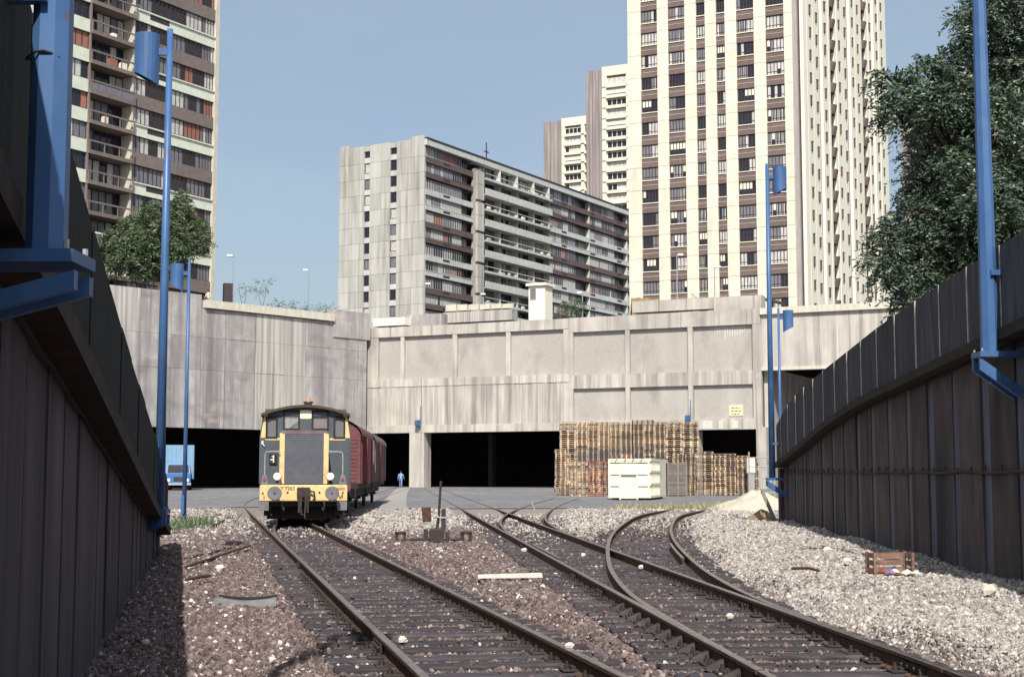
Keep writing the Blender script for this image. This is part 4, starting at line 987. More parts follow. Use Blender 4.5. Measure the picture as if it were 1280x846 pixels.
# ------------------------------------------------------------------ covered wagons
def wagon(label, y0, ln, body, door, roof):
    xa, xb_ = float(LOCO(y0)), float(LOCO(y0 + ln)); rz = math.atan2(-(xb_ - xa), ln)
    t = thing('covered_wagon', label, 'wagon', (xa, y0, 0), rz, 'goods wagons behind the locomotive')
    hw = 1.38; arch = [(hw*math.cos(a), 2.95 + .72*math.sin(a)) for a in np.linspace(0, math.pi, 14)]
    bd = MB().mat(body)
    bd.extrude_y([(-hw, 1.15), (hw, 1.15)] + [(x*.995, z) for x, z in arch], 0, ln).obj('body', t)
    for k in range(12): bx(t, 'plank', body, -hw + .12, hw - .12, -.025, 0, 1.2 + k*.147, 1.2 + (k + 1)*.147 - .02)
    m = MB().mat(roof).extrude_y([(x*1.03, z + .0) for x, z in arch] + [(x*1.0, z - .05) for x, z in reversed(arch)], -.12, ln + .12); 
    m2 = MB().mat(roof); P = []
    for yv in (-.12, ln + .12):
        for x, z in arch: P.append((x*1.03, yv, z + .05))
    k = len(arch); m2.add(P, [(i, i + 1, k + i + 1, k + i) for i in range(k - 1)]); m2.obj('roof', t)
    for x in (-.9, -.3, .3, .9): MB().mat('iron').box(x - .05, x + .05, -.075, -.026, 1.0, 3.0).obj('end_stanchion', t)
    for s in (-1, 1):
        for k in range(int(ln / 1.15)): MB().mat(body).box(s*hw, s*hw + s*.05, .3 + k*1.15, .4 + k*1.15, 1.15, 2.95).obj('side_post', t) if s > 0 else None
        MB().mat(door).box(s*hw, s*hw + s*.09, ln*.36, ln*.62, 1.12, 2.98).obj('sliding_door', t)
    MB().mat('loco_dark').box(-1.3, 1.3, 0, ln, .95, 1.14).box(-1.0, 1.0, .05, ln - .05, .6, .95).obj('underframe', t)
    for s in (-1, 1):
        MB().mat('wagon_red').cyl((s*.86, 0, 1.02), (s*.86, -.42, 1.02), .1, n=12).cyl((s*.86, -.42, 1.02), (s*.86, -.48, 1.02), .2, n=16).obj('buffer', t)
        MB().mat('iron').tube([(s*1.2, -.1, 1.1), (s*1.2, -.15, .55), (s*1.05, -.15, .5)], .025, 5).obj('step_iron', t)
    for yy in (ln*.2, ln*.8):
        ax = MB().mat('loco_dark').cyl((-.95, yy, .5), (.95, yy, .5), .07, n=8).obj('axle', t)
        for s in (-1, 1): MB().mat('iron').cyl((s*.69, yy, .5), (s*.82, yy, .5), .5, n=24).obj('wheel', ax)
    return t
wagon('red brown covered goods wagon coupled right behind the locomotive', 54.6, 10.2, 'wagon_red', 'wagon_bright', 'wagon_red')
wagon('mauve grey covered goods wagon, the second behind the locomotive', 66.2, 12.6, 'wagon_mauve', 'wagon_red', 'wagon_mauve')

# ------------------------------------------------------------------ pallets
PM = {}
for mt in ('pallet_wood', 'pallet_old', 'pallet_red', 'pallet_grey'):
    m = MB().mat(mt)
    for i in range(5): m.box(-.6, .6, -.4 + i*.165, -.4 + i*.165 + .14, .122, .144)
    for yv in (-.4, -.05, .3): m.box(-.6, .6, yv, yv + .1, 0, .022)
    for xv in (-.6, -.07, .46):
        for yv in (-.4, -.05, .3): m.box(xv, xv + .14, yv, yv + .1, .022, .1)
        m.box(xv, xv + .14, -.4, .4, .1, .122)
    PM[mt] = m.mesh('pallet')
ORD = 'topmost second third fourth fifth sixth seventh eighth ninth tenth eleventh twelfth thirteenth fourteenth fifteenth sixteenth seventeenth eighteenth nineteenth twentieth'.split()
ORD += ['twenty-' + w_ for w_ in 'first second third fourth fifth sixth seventh eighth ninth'.split()] + ['thirtieth'] + ['thirty-' + w_ for w_ in 'first second third fourth fifth sixth seventh eighth ninth'.split()]
plist = []       # x, y, z, rot, material, label, hidden
PG = 'wooden pallets piled beside the container'
def stack(x, Y, n, mats, rz, where, z0=-.015, hidden=0):
    jx = random.uniform(-.02, .02)
    for k in range(n):
        mt = mats(k) if callable(mats) else random.choice(mats)
        jx += random.uniform(-.010, .010)
        od = ORD[n - 1 - k]; od = od if od == 'topmost' else od + ' from the top'
        plist.append((x + jx + random.uniform(-.02, .02), Y + random.uniform(-.06, .06), z0 + k*.1475, rz + random.uniform(-.03, .03), mt, 'wooden pallet %s in %s' % (od, where), k < hidden))
tier = lambda k: random.choice(['pallet_old', 'pallet_old', 'pallet_wood', 'pallet_grey']) if 13 <= k < 24 else random.choice(['pallet_wood', 'pallet_wood', 'pallet_wood', 'pallet_old'])
YP = 105.4; cx, xend, i = PX(700, 600, YP), PX(868, 600, YP), 0
while cx < xend - .5:
    rz = random.choice((0, math.pi/2)); hw_ = .61 if rz == 0 else .41; px_ = 640 + F * (cx + hw_) / YP
    stack(cx + hw_, YP, random.choice((36, 36, 36, 37)), tier, rz, 'column %s of the long high pile' % ORD[i].replace('topmost', 'first'), hidden=17 if px_ > 755 else (16 if px_ < 770 else 6))
    stack(cx + hw_, YP + 1.1, 35, tier, rz, 'hidden row', hidden=99)
    cx += 2 * hw_; i += 1
cx = PX(841, 600, 102.6); i = 0
for n_, rz in ((20, math.pi/2), (20, math.pi/2), (21, 0), (20, math.pi/2), (20, math.pi/2), (19, math.pi/2), (16, math.pi/2), (11, math.pi/2)):
    hw_ = .61 if rz == 0 else .41
    if cx < PX(944, 600, 102.6): stack(cx + hw_, 102.6 + random.uniform(-.3, .3), n_, ['pallet_wood', 'pallet_wood', 'pallet_old'], rz, 'stack %s of the low right pile' % ORD[i].replace('topmost', 'first'))
    cx += 2 * hw_; i += 1
stack(PX(700, 600, 102.3), 102.3, 22, ['pallet_wood'], math.pi/2, 'the narrow yellowish stack at the left end')
stack(PX(712, 600, 102.3), 102.3, 20, ['pallet_wood', 'pallet_old'], math.pi/2, 'the stack behind the weathered grey one', hidden=15)
stack(PX(724, 600, 97.5), 97.5, 16, ['pallet_old', 'pallet_old', 'pallet_wood'], 0, 'the weathered grey stack left of the red one')
stack(PX(746, 600, 97.3), 97.3, 16, ['pallet_red', 'pallet_red', 'pallet_old'], 0, 'the reddish stack left of the white container')
vis = [p for p in plist if not p[6]]; hid = [p for p in plist if p[6]]
vis.sort(key=lambda p: p[1] - p[2] * .5); hid += vis[300:]; vis = vis[:300]
for x, y, z, rz, mt, lb, _ in vis: tag(link('pallet', PM[mt], None, (x, y, z), rz), lb, 'pallet', PG)
m = MB()
for mt in PM: m.mat(mt)
base = {mt: ([v.co.copy() for v in PM[mt].vertices], [tuple(p.vertices) for p in PM[mt].polygons]) for mt in PM}
for x, y, z, rz, mt, *_ in hid:
    c, s = math.cos(rz), math.sin(rz); m.mat(mt); m.add([(x + v.x*c - v.y*s, y + v.x*s + v.y*c, z + v.z) for v in base[mt][0]], base[mt][1])
tag(m.obj('pallet_pile'), 'lower and inner wooden pallets of the long high pile', 'pallets', kind='stuff')
# grey board crates right of the container
t = thing('board_crate', 'grey weathered board crate standing right of the white container', 'crate', (PX(845, 600, 99), 99, 0), .05)
for k in range(14): bx(t, 'board', 'pallet_grey', -.68, .68, random.uniform(-.52, -.5), -.47, .04 + k*.158, .04 + k*.158 + .13)
for s in (-.68, 0, .58): bx(t, 'post', 'pallet_grey', s, s + .1, -.56, -.52, 0, 2.2)
for s in (-1, 1):
    for k in range(14): bx(t, 'board', 'pallet_grey', s*.68 - .015, s*.68 + .015, -.5, .5, .04 + k*.158, .04 + k*.158 + .13)
bx(t, 'board', 'pallet_grey', -.7, .7, .46, .5, 0, 2.2); bx(t, 'lid', 'pallet_old', -.7, .7, -.5, .5, 2.2, 2.24)

# ------------------------------------------------------------------ white container
YC = 84.3
ct = thing('container', 'cream white ribbed steel container standing before the pallet piles', 'container', (PX(760.5, 620, YC), YC, 0), -R(15))
cw, ch, cl = 2.45, 2.38, 6.0
bx(ct, 'box', 'container_white', .06, cw - .06, .06, cl, .16, ch - .05)
for x in (0, cw - .1): bx(ct, 'corner_post', 'container_white', x, x + .1, 0, .12, .1, ch)
for z in (.1, .78, 1.46, 2.16, ch - .09): 
    for a, c in ((.1, .72), (1.72, cw - .1)) if z < 1.3 else ((.1, cw - .1),): bx(ct, 'cross_rail', 'container_white', a, c, .0, .07, z, z + .09)
for a, c in ((.1, .72), (1.72, cw - .1)):
    for z in (.76, 1.45, 2.13): bx(ct, 'painted_shadow', 'frame', a + .03, c - .03, .045, .064, z - .02, z + .02)  # dark strips under the cross rails stand in for their shade
for x in (.66, 1.68): bx(ct, 'door_post', 'container_white', x, x + .09, -.03, .08, .0, 1.44)
d = bx(ct, 'door', 'container_white', .76, 1.68, .02, .07, .06, 1.32); bx(ct, 'door_header', 'step_grey', .66, 1.77, -.01, .06, 1.34, 1.44)
for x in (.4, .93, 1.4, 1.9): MB().mat('container_red').hexa([(x, -.01, ch - .2), (x + .05, -.01, ch - .2), (x + .05, .0, ch - .2), (x, .0, ch - .2), (x + .1, -.01, ch), (x + .16, -.01, ch), (x + .16, 0, ch), (x + .1, 0, ch)]).obj('hook', ct)
for k in range(8):
    y0 = .15 + k*.42
    bx(ct, 'side_rib', 'container_white', cw - .06, cw + .07, y0, y0 + .13, .14, ch - .1)
for z in (.1, .82, 1.56, ch - .14): bx(ct, 'side_rail', 'container_white', cw - .06, cw + .08, 0, 3.5, z, z + .14)
bx(ct, 'side_door', 'container_white', cw - .06, cw + .05, 3.55, 5.95, .12, ch - .08); bx(ct, 'lid', 'container_white', .02, cw - .02, .02, cl, ch - .04, ch + .01)
for x in (.2, cw - .35): bx(ct, 'skid', 'iron', x, x + .16, .1, cl - .1, -.02, .14)

# ------------------------------------------------------------------ blue lorry at the left opening
YT = 131
tk = thing('lorry', 'blue lorry with a box body coming out of the left opening', 'lorry', (PX(224, 600, YT), YT, 0), R(12))
m = MB().mat('cab_blue').hexa([(-1.2, 0, .55), (1.0, 0, .55), (1.0, 1.9, .55), (-1.2, 1.9, .55), (-1.2, -.02, 1.5), (1.0, -.02, 1.5), (1.0, 1.9, 1.5), (-1.2, 1.9, 1.5)]).hexa([(-1.2, -.02, 1.5), (1.0, -.02, 1.5), (1.0, 1.9, 1.5), (-1.2, 1.9, 1.5), (-1.08, .25, 2.45), (.88, .25, 2.45), (.88, 1.85, 2.45), (-1.08, 1.85, 2.45)])
m.obj('cab', tk); MB().mat('glass').hexa([(-1.05, -.02, 1.56), (.85, -.02, 1.56), (.85, .02, 1.56), (-1.05, .02, 1.56), (-1.0, .2, 2.3), (.8, .2, 2.3), (.8, .24, 2.3), (-1.0, .24, 2.3)]).obj('windscreen', tk)
MB().mat('glass').hexa([(.985, .5, 1.6), (1.01, .5, 1.6), (1.01, 1.5, 1.6), (.985, 1.5, 1.6), (.9, .6, 2.25), (.93, .6, 2.25), (.93, 1.45, 2.25), (.9, 1.45, 2.25)]).obj('side_window', tk)
for x in (-.95, .72): MB().mat('lamp_white').cyl((x, .0, .9), (x, -.05, .9), .15, n=12).obj('headlight', tk)
MB().mat('galvanised').box(-1.25, 1.05, -.12, -.02, .45, .65).obj('bumper', tk); MB().mat('frame').box(-.5, .3, -.04, 0, .8, 1.2).obj('grille', tk)
m = MB().mat('truck_blue').box(-1.3, 1.25, 2.05, 9.5, 1.0, 4.15); bd = m.obj('box_body', tk)
for k in range(7): bx(bd, 'rib', 'truck_blue', -1.22 + k*.38, -1.12 + k*.38, 2.0, 2.06, 1.05, 4.1)
for yy in (.9, 7.4):
    for s in (-1.1, .75): MB().mat('rubber').cyl((s, yy, .48), (s + .3, yy, .48), .5, n=20).obj('wheel', tk)
MB().mat('loco_dark').box(-.9, .7, .3, 9.3, .6, 1.0).obj('chassis', tk)

# ------------------------------------------------------------------ people
def person(label, loc, rz, pose, mats, scale=1.0):
    J = pose['joints']; me = bpy.data.meshes.new('body'); me.from_pydata([j[:3] for j in J], pose['edges'], [])
    o = bpy.data.objects.new('tmp_body', me); COL.objects.link(o)
    md = o.modifiers.new('skin', 'SKIN')
    if not me.skin_vertices: me.attributes  # layer is made with the modifier
    for v, j in zip(me.skin_vertices[0].data, J): v.radius = j[3] if isinstance(j[3], tuple) else (j[3], j[3])
    me.skin_vertices[0].data[0].use_root = True
    o.modifiers.new('sub', 'SUBSURF').levels = 2; o.modifiers['sub'].render_levels = 2
    dg = bpy.context.evaluated_depsgraph_get(); em = bpy.data.meshes.new_from_object(o.evaluated_get(dg)); bpy.data.objects.remove(o)
    em.materials.clear()
    for k in mats: em.materials.append(MATS[k])
    for p in em.polygons:
        p.material_index = pose['paint'](p.center); p.use_smooth = True
    t = thing('person', label, 'person', loc, rz); t.scale = (scale,) * 3
    link('body', em, t)
    h = MB().mat('hair'); n = 10
    hc = pose['head']; P = []; F_ = []
    for a in range(6):
        ph = math.pi * .62 * a / 5
        for k in range(n):
            th = 2*math.pi*k/n; P.append((hc[0] + .098*math.sin(ph)*math.cos(th), hc[1] + pose['hy'] + .112*math.sin(ph)*math.sin(th), hc[2] + .03 + .125*math.cos(ph)))
    F_ = [(a*n + k, a*n + (k + 1) % n, (a + 1)*n + (k + 1) % n, (a + 1)*n + k) for a in range(5) for k in range(n)]
    h.add(P, F_).obj('hair', t, True)
    return t
walk = dict(joints=[(0, 0, .95, (.15, .11)), (0, .01, 1.15, (.145, .105)), (0, .02, 1.36, (.19, .12)), (0, .02, 1.49, (.07, .07)), (0, .03, 1.58, (.075, .085)), (0, .03, 1.70, (.07, .085)),
    (-.2, .02, 1.42, .065), (-.27, -.06, 1.15, .052), (-.29, .0, .90, .04), (-.29, .03, .80, .038),
    (.2, .02, 1.42, .065), (.28, .08, 1.16, .052), (.33, .20, .97, .04), (.33, .25, .89, .038),
    (-.1, .02, .86, .095), (-.1, .16, .50, .068), (-.1, .10, .09, .05), (-.1, .24, .04, .042),
    (.1, -.02, .86, .095), (.1, -.06, .48, .068), (.1, -.28, .12, .05), (.1, -.18, .04, .042)],
    edges=[(0, 1), (1, 2), (2, 3), (3, 4), (4, 5), (2, 6), (6, 7), (7, 8), (8, 9), (2, 10), (10, 11), (11, 12), (12, 13), (0, 14), (14, 15), (15, 16), (16, 17), (0, 18), (18, 19), (19, 20), (20, 21)],
    head=(0, .03, 1.66), hy=-.02, paint=lambda c: 3 if c.z < .085 else (1 if c.z < .93 and abs(c.x) < .23 else (2 if c.z > 1.5 or (c.z < .9 and abs(c.x) > .22) else 0)))
person('person in light blue work clothes walking away towards the dark opening', (PX(501, 600, 150), 150, -.01), 0, walk, ['jacket', 'trousers', 'skin', 'shoe'], 1.0)
stand = dict(walk); stand['paint'] = lambda c: 3 if c.z < .085 else (1 if c.z < .95 and abs(c.x) < .23 else (2 if c.z > 1.5 or (c.z < 1.1 and abs(c.x) > .22) else 0))
person('person in a pale shirt standing behind the top of the tall left wall', (PX(260.5, 360, 146), 146, 18.6), 2.6, stand, ['shirt_white', 'trousers', 'skin', 'shoe'], 1.0)

# ------------------------------------------------------------------ point lever by the track
sw = thing('point_lever', 'rusty point lever stand with weights in the gravel between the tracks', 'lever', (PX(546, 672, 32.8), 32.8, -.05), .08)
m = MB().mat('iron').bbox(-.17, .16, -.2, .2, 0, .34, .03); m.obj('base_box', sw)
MB().mat('iron').box(-.30, -.2, -.1, .1, 0, .32).box(.2, .28, -.1, .1, 0, .26).obj('bearing', sw)
MB().mat('iron').tube([(.0, 0, .3), (.05, 0, .7), (.07, -.02, 1.15), (.09, -.03, 1.42)], [.035, .03, .026, .03], 8).obj('lever', sw)
MB().mat('galvanised').tube([(.13 + .13*math.cos(a), -.02 + .05*math.sin(a), .62 + .13*math.sin(a)*.3) for a in np.linspace(0, 6.28, 14)], .022, 6).obj('ring', sw)
MB().mat('iron').box(.1, .2, -.06, .06, .3, .78).obj('counterweight', sw)
MB().mat('galvanised').cyl((-.14, 0, .3), (-.16, 0, .8), .02, n=6).obj('target_rod', sw)
MB().mat('rust').hexa([(-.30, -.02, .50), (-.14, -.02, .5), (-.12, .0, .5), (-.32, .0, .48), (-.36, -.02, .82), (-.14, -.02, .82), (-.14, .0, .82), (-.36, .0, .82)]).obj('target_plate', sw)
for x0, x1 in ((-.75, -.28), (.26, .62)): MB().mat('iron').cyl((x0, .0, .08), (x1, .0, .1), .03, n=8).obj('rod', sw)
for x in (-.82, .68): MB().mat('iron').box(x - .13, x - .06, -.1, .1, 0, .26).box(x + .05, x + .12, -.1, .1, 0, .26).box(x - .13, x + .12, -.1, .1, .2, .27).obj('crank_block', sw)
bx(sw, 'sole_plate', 'iron', -.5, .45, -.2, .2, -.03, .012)

# ------------------------------------------------------------------ things lying about
def gpt(px, py, z=0.):
    Yv = (CAMZ - z) * F / (py - 591); return PX(px, py, Yv), Yv
x, y = gpt(637, 718, .02)
t = tag(MB().mat('plank_white').hexa([(-.49, -.07, 0), (.49, -.06, 0), (.48, .08, 0), (-.47, .06, 0), (-.485, -.06, .055), (.48, -.05, .07), (.47, .07, .065), (-.47, .05, .05)]).obj('concrete_plank', loc=(x, y, .0), rz=.17), 'pale broken concrete plank lying on the brown ballast between tracks', 'plank')
# broken wooden crate leaning at the right wall
x, y = gpt(1117, 714, .1)
cr = thing('wooden_crate', 'broken wooden crate full of litter at the foot of the right wall', 'crate', (x - .05, y, .09), .12); cr.scale = (.68,) * 3
for k, z in enumerate((.0, .15, .31)): bx(cr, 'slat', 'crate_wood', -.42, .42, .22, .245, z + .02, z + .13)
for s in (-1, 1): bx(cr, 'corner_post', 'crate_wood', s*.42 - .03, s*.42 + .03, -.24, -.18, -.02, .46); bx(cr, 'corner_post', 'crate_wood', s*.42 - .03, s*.42 + .03, .2, .26, -.02, .46)
for s in (-1, 1):
    for z in (.0, .16, .32): bx(cr, 'slat', 'crate_wood', s*.42 - .012, s*.42 + .012, -.2, .22, z + .02, z + .12)
for z, xa in ((.32, -.3), (.2, -.35)): MB().mat('crate_wood').hexa([(xa, -.23, z), (.2, -.23, z + .02), (.2, -.205, z + .02), (xa, -.205, z), (xa, -.23, z + .09), (.2, -.23, z + .1), (.2, -.205, z + .1), (xa, -.205, z + .09)]).obj('slat', cr)
bx(cr, 'bottom', 'crate_wood', -.4, .4, -.2, .22, .0, .02)
for mt, xx, yy, s in (('litter_blue', -.12, -.3, .1), ('litter_white', .12, -.3, .09), ('litter_white', .25, -.26, .07), ('container_red', -.2, -.1, .08), ('litter_white', 0, -.05, .12)):
    m = MB().mat(mt); P = [(s*random.uniform(.6, 1.2)*math.cos(a), s*random.uniform(.6, 1.1)*math.sin(a), random.uniform(0, .03)) for a in np.linspace(0, 5.2, 6)] + [(0, 0, s*.9)]
    m.add(P, [(i, (i + 1) % 6, 6) for i in range(6)] + [(5, 4, 3, 2, 1, 0)])
    tag(m.obj('crumpled_litter', loc=(x + xx, y + yy, .10)), 'crumpled %s scrap in front of the broken wooden crate' % {'litter_blue': 'blue', 'litter_white': 'white', 'container_red': 'red'}[mt], 'litter', 'litter at the broken crate')
# curved cover slab on the left
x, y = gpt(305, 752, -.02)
t = thing('drain_cover', 'grey curved concrete drain edge with dark rim in the brown ballast on the left', 'drain cover', (x, y, .0), -.05)
m = MB().mat('slab_cover'); P = []; n = 14
for i in range(n + 1):
    a = -1 + 2*i/n; k_ = math.sqrt(max(0, 1 - .8*a*a)); P += [(a*.40, -.30*k_ + .1*a*a, -.04), (a*.37, -.06*k_ + .1*a*a, .025 + .03*a*a), (a*.36, .12 + .1*a*a, .02 + .035*a*a)]
m.add(P, [(3*i, 3*i + 3, 3*i + 4, 3*i + 1) for i in range(n)] + [(3*i + 1, 3*i + 4, 3*i + 5, 3*i + 2) for i in range(n)]); m.obj('apron', t)
m = MB().mat('cable'); m.tube([(a*.36, .12 + .1*a*a, .035 + .035*a*a) for a in np.linspace(-1, 1, 14)], [.012 + .016*(1 - abs(v)) for v in np.linspace(-1, 1, 14)], 6); m.obj('rim', t)  # dark tube along the back edge of the apron
# sticks and one long dark line on the ground, all drawn as tubes
for (a, c), lb in ((((231, 709), (313, 682)), 'long dark line on the gravel beside the left wall shadow'), (((232, 725), (262, 720)), 'thin grey stick on the gravel left of the track'),
                   (((265, 658), (285, 647)), 'dark stick on the gravel in front of the thin blue post'), (((990, 719), (1024, 722)), 'dark stick on pale gravel below the broken crate')):
    p0, p1 = gpt(*a), gpt(*c); z0 = .03 if a[0] < 900 else .13
    mid = ((p0[0] + p1[0])/2 + .05, (p0[1] + p1[1])/2, z0 + .02)
    tag(MB().mat('rust').tube([(p0[0], p0[1], z0), mid, (p1[0], p1[1], z0)], .022, 6).obj('stick'), lb, 'stick')
# pale lumps of stone and paper that stand out one by one
def lump(px, py, r, mat, label, z=0., group='pale lumps on the ballast'):
    r *= .6; x, y = gpt(px, py, z); n = 8; m = MB().mat(mat); P = []
    for lv, rr in ((0, .8), (.45, 1.), (.85, .6)):
        for k in range(n): a = 2*math.pi*k/n; q_ = r*rr*random.uniform(.75, 1.15); P.append((q_*math.cos(a)*1.1, q_*math.sin(a)*.85, r*lv*1.3*random.uniform(.8, 1.15)))
    P.append((0, 0, r*1.2))
    m.add(P, [(l*n + k, l*n + (k + 1) % n, (l + 1)*n + (k + 1) % n, (l + 1)*n + k) for l in range(2) for k in range(n)] + [(2*n + k, 2*n + (k + 1) % n, 3*n) for k in range(n)])
    tag(m.obj('pale_stone', loc=(x, y, z - r*.15)), label, 'stone', group)
for a in ((503, 797, .085, -.13, 'white crumpled lump on the sleepers of the left track'), (711, 804, .07, 0, 'white lump just right of the left track rail'), (655, 687, .1, 0, 'white stone beside the left rail of the middle track'),
          (729, 693, .09, -.13, 'white stone between the rails of the middle track'), (801, 708, .09, -.12, 'small white block beside the branching rail'), (912, 768, .08, -.13, 'white stone on the dark sleepers at right'),
          (257, 652, .16, 0, 'large pale stone in the gravel beside the thin blue post'), (275, 710, .13, 0, 'yellowish lump on the gravel left of the track'), (1034, 688, .16, .1, 'largest pale stone at the foot of the right wall'),
          (1058, 701, .12, .1, 'rounded pale stone left of the broken crate'), (1235, 738, .16, .13, 'pale stone against the right wall near the picture edge'), (182, 799, .06, 0, 'pale scrap in the shadow of the left wall'),
          (205, 686, .13, 0, 'white lump at the foot of the left wall'), (340, 820, .05, 0, 'small white chip left of the track in the foreground'), (986, 745, .07, .1, 'pale stone close to the outer right rail')):
    lump(a[0], a[1], a[2], 'litter_white', a[4], a[3])
# heap of pale sand and a second darker heap by the far end of the right wall
def heap(name, label, x, y, rx, ry, h, mat):
    m = MB().mat(mat); n, k = 36, 14; P = [(0, 0, h)]
    for j in range(1, k + 1):
        for i in range(n):
            a = 2*math.pi*i/n; r_ = j/k; w_ = 1 + .12*math.sin(3*a + 1) + .06*math.sin(7*a)
            P.append((rx*r_*w_*math.cos(a), ry*r_*w_*math.sin(a), h*(1 - r_)**1.15*(1 + .10*math.sin(5*a + 9*r_)) - (.1 if j == k else 0) + .02*random.random()))
    m.add(P, [(0, 1 + i, 1 + (i + 1) % n) for i in range(n)] + [(1 + (j - 1)*n + i, 1 + j*n + i, 1 + j*n + (i + 1) % n, 1 + (j - 1)*n + (i + 1) % n) for j in range(1, k) for i in range(n)])
    return tag(m.obj(name, None, True, loc=(x, y, -.05)), label, 'heap')
heap('sand_heap', 'heap of pale sand in front of the pillar at the end of the right wall', PX(945, 625, 62), 62, 2.3, 2.2, .85, 'sand')
heap('rubble_heap', 'low dark rubble heap at the foot of the tall blue lamp post', PX(953, 652, 46.5), 46.5, .75, 1.2, .42, 'earth')
# cabinet and wire gate beside the pillar
t = thing('wire_gate', 'grey wire gate standing by the pillar right of the pallets', 'gate', (PX(944, 600, 98), 98, 0), -.2)
MB().mat('galvanised').cyl((-.4, 0, -.05), (-.4, 0, 3.0), .05, n=8).cyl((1.3, 0, -.05), (1.3, 0, 3.0), .05, n=8).obj('post', t)
for z in (.2, 1.2, 2.0, 2.6): MB().mat('galvanised').cyl((-.4, 0, z), (1.3, 0, z), .035, n=6).obj('rail', t)
for k in range(9): MB().mat('galvanised').cyl((-.3 + k*.19, .01, .2), (-.3 + k*.19, .01, 2.0), .014, n=5).obj('wire', t)
t = thing('electric_cabinet', 'white electric cabinet on a post between pallets and pillar', 'cabinet', (PX(938.5, 600, 101), 101, 0), .1)
bx(t, 'box', 'container_white', -.28, .28, -.2, .2, 1.55, 2.6); bx(t, 'stand', 'concrete_grey', -.22, .22, -.15, .15, -.05, 1.55); bx(t, 'door', 'container_white', -.25, .25, -.23, -.2, 1.6, 2.55)
# leaning timber by the wall end
p0, p1 = gpt(966, 640), (PX(956, 615, 47.5), 47.5)
tag(MB().mat('pallet_grey').hexa([(0, 0, 0), (.12, 0, 0), (.12, .06, 0), (0, .06, 0), (-.35, .4, 1.0), (-.23, .4, 1.0), (-.23, .46, 1.0), (-.35, .46, 1.0)]).obj('timber', loc=(PX(968, 645, 45.6), 45.6, -.05)), 'grey timber leaning at the end of the right wall', 'timber')

# ------------------------------------------------------------------ things on the plaza
DZ = 17.5
def dthing(name, label, cat, px, Y, rz=ROT): return thing(name, label, cat, (PX(px, 400, Y), Y, DZ), rz)
t = dthing('plaza_booth', 'white concrete booth with small window on the plaza above the facade', 'booth', 671, 166)
h = PZ(354, 166) - DZ; bx(t, 'wall', 'tower_white', -1.05, 1.05, 0, 2.2, 0, h - .3); bx(t, 'roof', 'tower_white', -1.3, 1.3, -.3, 2.5, h - .3, h); window(t, -.85, -.1, h - 1.9, h - .6, -.07, 1, ['curtain_grey'], frame='frame_light')
def pblock(name, label, px0, px1, r0, r1, Y, mat, cat='block', n=1, cap=None):
    x0, x1 = PX(px0, r1, Y), PX(px1, r1, Y); t = thing(name, label, cat, (x0, Y, 0), ROT); wd = (x1 - x0) / UX; z0, z1 = max(PZ(r1, Y), DZ - .3), PZ(r0, Y)
    for k in range(n): bx(t, 'block', mat, wd*k/n + .03, wd*(k + 1)/n - .03, 0, 1.5, z0, z1)
    if cap: bx(t, 'cap', cap, 0, wd, -.15, 1.6, z1, z1 + .25)
    return t
pblock('planter', 'white concrete trough on the wall top left of the grey block', 466, 508, 398.5, 408, 162.5, 'tower_white', 'planter', 4)
pblock('parapet_block', 'grey concrete block on the wall top below the slab block', 508, 553, 394, 411, 162.0, 'concrete_grey', 'block')
t = pblock('planter', 'rough stone planter with white railing panels on the facade top', 553, 640, 391, 404, 163, 'concrete_streak', 'planter', 5)
for k in range(6): bx(t, 'railing_panel', 'concrete_light', .3 + k*1.45, 1.6 + k*1.45, .3, .4, PZ(389, 163), PZ(389, 163) + .75 - k*.05); 
for k in range(7): bx(t, 'railing_post', 'galvanised', .2 + k*1.45, .27 + k*1.45, .3, .38, PZ(391, 163), PZ(383, 163))
pblock('planter', 'long pale concrete planter in three lengths on the right of the facade', 790, 886, 377, 391, 149.5, 'concrete', 'planter', 3)
pblock('parapet_block', 'tall concrete parapet block at the right end of the facade top', 886, 947, 372, 391, 146, 'concrete', 'block')
m = MB().mat('earth'); P = []; x0, x1 = PX(790, 380, 152), PX(842, 380, 150)
for i in range(15): a = i/14; P += [(x0 + (x1 - x0)*a, 152 - 2*a, DZ + .6), (x0 + (x1 - x0)*a, 153 - 2*a, PZ(371 + 10*a*a, 152) + random.uniform(-.1, .1)), (x0 + (x1 - x0)*a, 155 - 2*a, DZ + .6)]
m.add(P, [(3*i + j, 3*i + 3 + j, 3*i + 4 + j, 3*i + 1 + j) for i in range(14) for j in range(2)])
tag(m.obj('earth_bank'), 'heap of brown earth on the plaza at the foot of the big tower', 'heap')
t = thing('canopy', 'dark cantilever canopy sticking out at the right end of the facade', 'canopy', (PX(935, 372, 147), 147, 0), ROT)
MB().mat('concrete_dark').hexa([(0, 0, PZ(370, 147)), (3.3, -.2, PZ(381, 147)), (3.3, 2.2, PZ(381, 147)), (0, 2.2, PZ(370, 147)), (0, 0, PZ(368, 147)), (3.3, -.2, PZ(378, 147)), (3.3, 2.2, PZ(378, 147)), (0, 2.2, PZ(368, 147))]).obj('slab', t)
bx(t, 'post', 'concrete_grey', 2.0, 2.4, .8, 1.2, DZ - .2, PZ(376, 147))
bx(thing('chimney_box', 'dark grey box on the top of the tall left wall', 'box', (PX(285, 350, 149), 149, 18.0), .4), 'box', 'frame', -.45, .45, -.4, .4, 0, PZ(354.5, 149) - 18.0)
